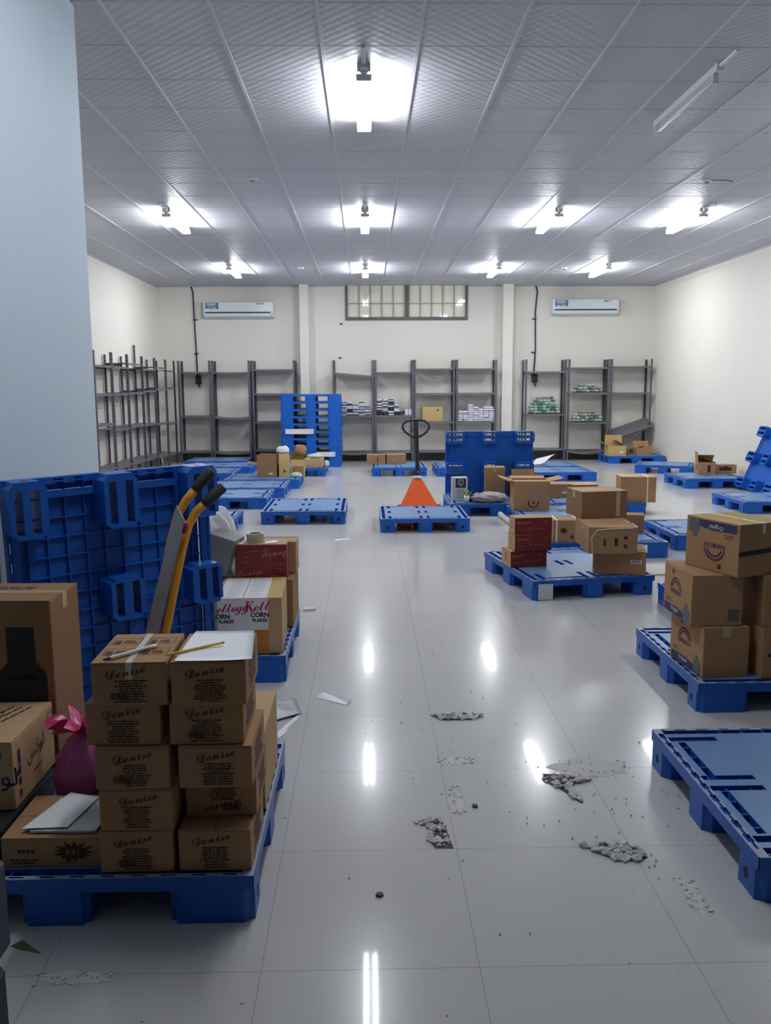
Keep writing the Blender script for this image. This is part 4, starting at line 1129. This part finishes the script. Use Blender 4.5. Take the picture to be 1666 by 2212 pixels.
t = carton('small pale printed box with a shield emblem before the upright pallet', 1.072, 10.505, .195, .11, .30, DZ, R(2), 'card_white', seam='x', tape=None, lid=False,
           prints=[('front', 'print', shapes_mesh('print', [rect(-.055, .075, .0, .115)], 'ink_navy'), 0, .165, 0), ('front', 'print', shapes_mesh('print', [[(-.025, .105), (-.025, .045), (.01, .015), (.045, .045), (.045, .105)]], 'tan_bag'), 0, .165, 0, .0018),
                   ('front', 'print', shapes_mesh('print', [[(-.014, .092), (-.014, .052), (.01, .034), (.034, .052), (.034, .092)]], 'ink_grey'), 0, .165, 0, .0026),
                   ('front', 'printed_lettering', lines_mesh(.10, 4, .03, .012, 'ink_grey', 3), .01, .135, 0), ('front', 'print', shapes_mesh('print', [rect(.04, .07, .0, .03)], 'vegetable_green'), .0, .09, 0)])
crumple('cloth_bag', 'crumpled grey and black cloth bag on the pallet by the upright pallet', 'bag', (1.52, 10.36, DZ), .20, .09, .10, 'cloth_grey', 11, .7)
crumple('cloth_bag', 'dark rolled cloth beside the crumpled grey bag', 'bag', (1.29, 10.47, DZ), .05, .07, .085, 'cloth_dark', 12, .5)
t = thing('plastic_cup', 'clear plastic cup with green leaves before the shield box', 'cup', (1.235, 10.32, DZ))
b = MB(); b.lathe([(.026, 0), (.036, .09), (.034, .09), (.025, .004)], 16); ob('cup_body', b.mesh('cup_body', 'white_plastic', True), t)
for k in range(5):
    aa = k * 1.26; b = MB(); b.add([(.0, 0, .07), (.05 * math.cos(aa) + .02 * math.sin(aa), .05 * math.sin(aa), .14), (.075 * math.cos(aa), .075 * math.sin(aa), .15), (.05 * math.cos(aa) - .02 * math.sin(aa), .05 * math.sin(aa), .125)], [(0, 1, 2, 3)])
    ob('leaf', b.mesh('leaf', 'vegetable_green'), t)
b = MB(); b.tube([(0, 0, 0), (.03, -.95, 0)], .032, 14)
tag(ob('cardboard_tube', b.mesh('cardboard_tube', 'paper_shade', True), None, (1.625, 10.14, .033)), 'white tube lying on the floor behind the red boxes', 'tube')
# ---------------- cartons further back
open_carton('open brown carton, left of the torn cartons in the left row', -1.76, 13.47, .31, .28, .20, DZ, R(-3), 'card_dark', flaps=((0, 92), (2, 95), (3, 170)), prints=[('front', 'label', shapes_mesh('label', [rect(-.03, .03, -.012, .012)], 'sticker_white'), .07, .06, 0)], fl=.6)
open_carton('yellowish torn carton in the middle of the left row cartons', -1.412, 13.53, .175, .30, .27, DZ, R(6), 'card_yellow', flaps=((0, 80), (1, 110), (2, 100)), fl=.35, prints=[('front', 'print', shapes_mesh('print', [star_poly(.012, .05, 3, 9)], 'ink'), 0, .09, 0)])
t = open_carton('yellowish carton with cut out window showing green and white packets', -1.225, 13.55, .225, .30, .27, DZ, R(3), 'card_yellow', flaps=((1, 175), (2, 60)), fl=.4, prints=[('front', 'print', shapes_mesh('print', [rect(-.095, .095, .01, .165)], 'card_dark'), 0, 0, 0)])
crumple('packet', 'white and green packet lying before the cut out carton', 'packet', (-1.13, 13.46, DZ), .09, .05, .07, 'pale_green_bag', 21)
crumple('plastic_bag', 'crumpled clear bag with green print on top of the torn cartons', 'bag', (-1.36, 13.68, DZ + .36), .10, .09, .10, 'white_plastic', 22, .6)
crumple('packing_paper', 'crumpled brown paper on top of the torn cartons', 'paper', (-1.08, 13.78, DZ + .34), .09, .07, .13, 'card', 24, .5)
carton('pale brown carton before the tall pallet stack with packets on top', -1.10, 15.05, .31, .30, .165, DZ, R(-2), 'card_pale', seam='x')
crumple('packet', 'pale packets heap on the carton before the pallet stack', 'packet', (-.94, 15.18, DZ + .166), .13, .09, .06, 'pale_green_bag', 25, .5)
crumple('plastic_bag', 'pale blue plastic scrap on the corner of pallet before the stack', 'bag', (-.735, 15.3, DZ), .05, .06, .09, 'pale_green_bag', 26, .5)
sheet('paper_sheet', 'white paper strip stuck on the front of tall pallet stack', 'paper', [(-1.60, 16.700, .66), (-1.04, 16.700, .66), (-1.04, 16.712, .755), (-1.60, 16.712, .755)], 'paper_shade', thick=.004)
sheet('paper_sheet', 'lower white paper strip on the tall pallet stack', 'paper', [(-1.0, 16.700, .21), (-.62, 16.700, .21), (-.62, 16.712, .30), (-1.0, 16.712, .30)], 'paper_shade', thick=.004)
carton('left of two low cartons on the pallet behind the truck handle', .0, 15.62, .345, .30, .175, DZ, R(-1), 'card', seam='x', prints=[('front', 'print', shapes_mesh('print', [rect(-.01, .01, -.05, .05)], 'ink'), .03, .09, 0)], group='two low cartons')
carton('right of two low cartons on the pallet behind the truck handle', .372, 15.62, .36, .30, .178, DZ, R(3), 'card', seam='x', prints=[('front', 'printed_lettering', lines_mesh(.1, 3, .02, .008, 'card_pale', 3), -.04, .10, 0)], group='two low cartons')
carton('brown carton standing alone on a shelf under the window', 1.19, 17.98, .43, .24, .31, .841, 0, 'card_yellow', seam='x', prints=[('front', 'print', shapes_mesh('print', [rect(-.012, .012, -.02, .02), rect(.02, .035, -.02, .02)], 'ink'), .10, .24, 0)])
open_carton('open brown carton with raised back flap below the fallen shelf', 4.95, 17.14, .36, .34, .21, DZ, R(-2), 'card_yellow', flaps=((2, 95), (3, 150), (1, 30)), prints=[('front', 'label', shapes_mesh('label', [rect(-.04, .04, -.015, .015)], 'sticker_white'), .09, .08, 0)], fl=.6)
carton('small dark carton between the two open cartons below fallen shelf', 5.33, 17.40, .13, .16, .14, DZ, 0, 'card_dark', tape=None)
open_carton('low open brown carton on the right of pallet below fallen shelf', 5.60, 17.36, .33, .28, .15, DZ, R(-3), 'card', flaps=((0, 12), (2, 120), (3, 20)))
open_carton('open carton with flap up and dark print near the right wall', 5.33, 13.40, .27, .28, .205, DZ, R(-12), 'card', flaps=((3, 95), (2, 40), (1, 20)), fl=.6,
            prints=[('front', 'print', shapes_mesh('print', [rect(-.02, .03, -.06, .06)], 'ink'), .03, .10, 0), ('left', 'print', shapes_mesh('print', [arc for arc in arc_polys(0.0, .05, 0, 6.28, 14)], 'ink_purple'), .0, .11, 0)])
carton('low flat carton with dark logo near the right wall', 5.66, 13.55, .36, .19, .145, DZ, R(-2), 'card', seam='x', prints=[('front', 'print', shapes_mesh('print', [rect(-.1, .1, -.02, .035), [(-.05, .035), (.05, .035), (.0, .06)]], 'ink'), .0, .07, 0)])
sheet('plastic_sheet', 'bent white plastic sheet on a pallet at the back right', 'sheet', [(3.0, 15.15, .16), (3.16, 15.15, .18), (3.45, 15.35, .34), (3.12, 15.40, .25)], 'white_plastic', thick=.004, wave=.02)

# ================================================================== PALLET TRUCK
t = thing('pallet_truck', 'orange hand pallet truck with black loop handle in mid room', 'pallet truck', (.645, 10.42, 0))
b = MB()
fr = [(-.24, -.04, .10), (.24, -.04, .10), (.052, .26, .415), (-.052, .26, .415)]
bk = [(-.24, .06, .06), (.24, .06, .06), (.06, .34, .40), (-.06, .34, .40)]
b.add(fr + bk, [(0, 1, 2, 3), (7, 6, 5, 4), (0, 4, 5, 1), (1, 5, 6, 2), (2, 6, 7, 3), (3, 7, 4, 0)]); ob('cover', b.mesh('cover', 'orange_paint'), t)
for sx in (-1, 1):
    b = MB(); b.cbox(sx * .21 - .08, sx * .21 + .08, -1.16, .02, .045, .098, .008); ob('fork', b.mesh('fork', 'orange_paint'), t)
    b = MB(); b.box(sx * .245 - .02, sx * .245 + .02, -.07, -.03, .095, .125); ob('bracket', b.mesh('bracket', 'red_plastic'), t)
b = MB(); b.tube([(0, .30, .40), (0, .31, .44)], .06, 14); ob('pump', b.mesh('pump', 'white_metal', True), t)
for sx in (-1, 1):
    b = MB(); T = Matrix.Translation((sx * .055, .34, .09)) @ Matrix.Rotation(math.pi / 2, 4, 'Y'); b.lathe([(.03, -.025), (.085, -.025), (.09, 0), (.085, .025), (.03, .025)], 20, 0, T); ob('wheel', b.mesh('wheel', 'rubber', True), t)
b = MB(); b.tube([(0, .34, .09), (0, .32, .41)], .03, 10); ob('steering_post', b.mesh('steering_post', 'steel_dark', True), t)
b = MB(); b.cbox(-.026, .026, -.016, .016, 0, .74, .006, 0, Matrix.Translation((.006, .31, .41)) @ Matrix.Rotation(R(-9), 4, 'X') @ Matrix.Rotation(R(-1.2), 4, 'Y')); ob('shaft', b.mesh('shaft', 'black'), t)
b = MB(); b.tube([(.012, .315, .50), (.012, .312, .50)], .016, 10); b.lathe([(.014, 0), (.014, .006)], 12, 0, Matrix.Translation((.008, .308, .50)) @ Matrix.Rotation(math.pi / 2, 4, 'X')); ob('pin', b.mesh('pin', 'grey_metal'), t)
def hp(u, v): return (u - .012, .31 + math.sin(R(9)) * (v - .41), .41 + (v - .41) * 1.0)
lp = [hp(.0, .925), hp(-.07, .955), hp(-.135, 1.00), hp(-.172, 1.055), hp(-.165, 1.105), hp(-.12, 1.14), hp(-.05, 1.152), hp(.05, 1.152), hp(.12, 1.14), hp(.165, 1.105), hp(.172, 1.055), hp(.135, 1.00), hp(.07, .955), hp(.0, .925)]
b = MB(); b.tube(lp, .015, 10); ob('handle', b.mesh('handle', 'black', True), t)
b = MB(); b.tube([hp(-.05, 1.02), hp(-.012, 1.05)], .006, 6); ob('lever', b.mesh('lever', 'black'), t)

# ================================================================== THINGS ON THE FLOOR
def shard_patch(name, label, cx, cy, spread, n, seed, outline, size=.02):
    """loose broken tile: dark bared bed with shards lying on it"""
    rn = random.Random(seed); b = MB()
    o = [(x + rn.uniform(-.006, .006), y + rn.uniform(-.006, .006)) for x, y in outline]
    if o:
        b.prism(o, .0003, .0012, 0)
        mx_, my_ = sum(p[0] for p in o) / len(o), sum(p[1] for p in o) / len(o)
    for k in range(n):
        if o:
            i = rn.randrange(len(o)); j = (i + 1) % len(o); q = rn.random(); g = math.sqrt(rn.random()) * .97
            x, y = g * (o[i][0] * q + o[j][0] * (1 - q)) + (1 - g) * mx_, g * (o[i][1] * q + o[j][1] * (1 - q)) + (1 - g) * my_
        else:
            x, y = rn.gauss(0, spread[0]), rn.gauss(0, spread[1])
        r = size * rn.uniform(.25, 1.0)
        m_ = rn.randrange(4, 7); a0 = rn.random() * 6
        pl = [(r * rn.uniform(.6, 1.1) * math.cos(a0 + 6.283 * q / m_), r * rn.uniform(.6, 1.1) * math.sin(a0 + 6.283 * q / m_)) for q in range(m_)]
        T = Matrix.Translation((x, y, .0015 + r * .22)) @ Euler((rn.uniform(-.38, .38), rn.uniform(-.38, .38), 0)).to_matrix().to_4x4()
        b.prism(pl, -.002, .003 + rn.random() * .003, 1 if rn.random() < .8 else 2, T)
    tag(ob(name, b.mesh(name, ['mortar', 'tile_shard', 'dust']), None, (cx, cy, 0)), label, 'rubble', None, 'stuff')
shard_patch('rubble', 'broken tile rubble with thick shards, nearest large hole in the floor', .845, 2.66, (0, 0), 130, 1, [(-.11, .045), (-.05, -.02), (.0, -.055), (.06, -.06), (.10, -.03), (.085, .02), (.03, .07), (-.03, .055)], .020)
shard_patch('rubble', 'broken tile hole beside the empty right pallet', .775, 3.13, (0, 0), 95, 2, [(-.06, .12), (-.065, .06), (-.03, .0), (.03, -.12), (.045, -.12), (.01, -.02), (.04, .05), (.12, .06), (.10, .085), (.0, .12)], .018)
shard_patch('rubble', 'cracked tile corner in the middle of the near floor', .238, 2.82, (0, 0), 70, 3, [(-.07, .06), (-.01, .095), (.02, .09), (.045, .0), (.055, -.115), (-.02, -.115), (-.035, -.04), (-.01, .02), (-.03, .05)], .017)
shard_patch('rubble', 'cracked strip along a tile joint farther up the floor', .43, 3.87, (0, 0), 55, 4, [(-.13, .03), (.0, .045), (.10, .03), (.12, .0), (.06, -.035), (-.06, -.04), (-.10, -.01)], .022)
def dust_patch(label, cx, cy, rx, ry, seed):
    rn = random.Random(seed); n = 26
    pl = [(rx * math.cos(6.283 * k / n) * rn.uniform(.55, 1.05), ry * math.sin(6.283 * k / n) * rn.uniform(.55, 1.05)) for k in range(n)]
    b = MB(); b.prism(pl, .0002, .0008, 0)
    for k in range(30):
        x, y, r = rn.uniform(-rx, rx) * .8, rn.uniform(-ry, ry) * .8, rn.uniform(.002, .007)
        b.prism([(x + r * math.cos(a), y + r * math.sin(a)) for a in (0, 1.4, 2.9, 4.4)], .0008, .002 + r * .3, 0)
    tag(ob('dust', b.mesh('dust', 'dust'), None, (cx, cy, 0)), label, 'dust', None, 'stuff')
dust_patch('pale rough dust patch on the floor before the foreground pallet', -.80, 2.09, .13, .035, 1)
dust_patch('pale dust smear across the near floor above the cracked corner', .37, 3.39, .10, .04, 2)
dust_patch('narrow pale dust smear beside the cracked tile corner', .335, 3.05, .03, .14, 3)
dust_patch('pale plaster dust round the hole beside the empty right pallet', .93, 3.30, .20, .10, 4)
dust_patch('faint dust trail running on past the big shard hole', 1.01, 2.42, .035, .12, 5)
shard_patch('rubble', 'scattered grit between the shard holes on the near floor', .93, 2.93, (.18, .30), 60, 9, [], .0035)
shard_patch('rubble', 'sparse crumbs scattered over the middle floor', .35, 3.6, (.18, .8), 45, 10, [], .0035)
b = MB(); b.prism([(-.012, -.006), (.004, -.011), (.013, -.002), (.008, .008), (-.006, .009)], 0, .008)
tag(ob('stone_chip', b.mesh('stone_chip', 'mortar'), None, (.029, 2.437, 0)), 'single dark stone chip in the centre of near floor', 'stone')
tag(ob('stone_chip', b.mesh('stone_chip', 'mortar'), None, (.40, 2.99, 0), (0, 0, 2)), 'dark stone chip between the cracked corner and the shard holes', 'stone')
sheet('leaf', 'dry olive leaf on the floor beside the dark bin', 'leaf', [(-1.03, 2.225, .001), (-.995, 2.21, .001), (-.93, 2.19, .002), (-1.0, 2.235, .012)], 'leaf', thick=.001)
sheet('paper_sheet', 'pale sheet of board lying on the floor behind the foreground pallet', 'paper', [(-.50, 3.80, .008), (-.325, 3.92, .012), (-.375, 4.13, .002), (-.56, 4.08, .002)], 'paper_shade', thick=.002, wave=.012)
sheet('paper_sheet', 'curved white strip on the floor by the foreground pallet', 'paper', [(-.46, 3.60, .002), (-.40, 3.655, .002), (-.315, 3.95, .002), (-.335, 3.94, .002)], 'paper', thick=.001, wave=.004)
sheet('paper_sheet', 'small white paper slip on the floor before the lone left pallet', 'paper', [(-.34, 8.60, .002), (-.19, 8.66, .002), (-.18, 8.72, .004), (-.33, 8.68, .002)], 'paper', thick=.001, wave=.003)
sheet('plastic_sheet', 'clear plastic scrap on the floor beside cereal carton pallet', 'sheet', [(-.27, 4.15, .001), (-.10, 4.03, .001), (-.09, 4.09, .002), (-.24, 4.24, .001)], 'white_plastic', thick=.0006, wave=.002)
sheet('wood_strip', 'grey strip lying on the floor beside the cereal carton pallet', 'strip', [(-.46, 5.84, .001), (-.37, 5.86, .001), (-.37, 5.92, .001), (-.47, 5.91, .001)], 'paper_shade', thick=.012)
sheet('cardboard_sheet', 'flat pale board on the floor between patched pallet and arch print cartons', 'board', [(2.36, 6.86, .001), (2.95, 6.92, .001), (2.92, 7.30, .001), (2.40, 7.30, .001)], 'card_white', thick=.012)
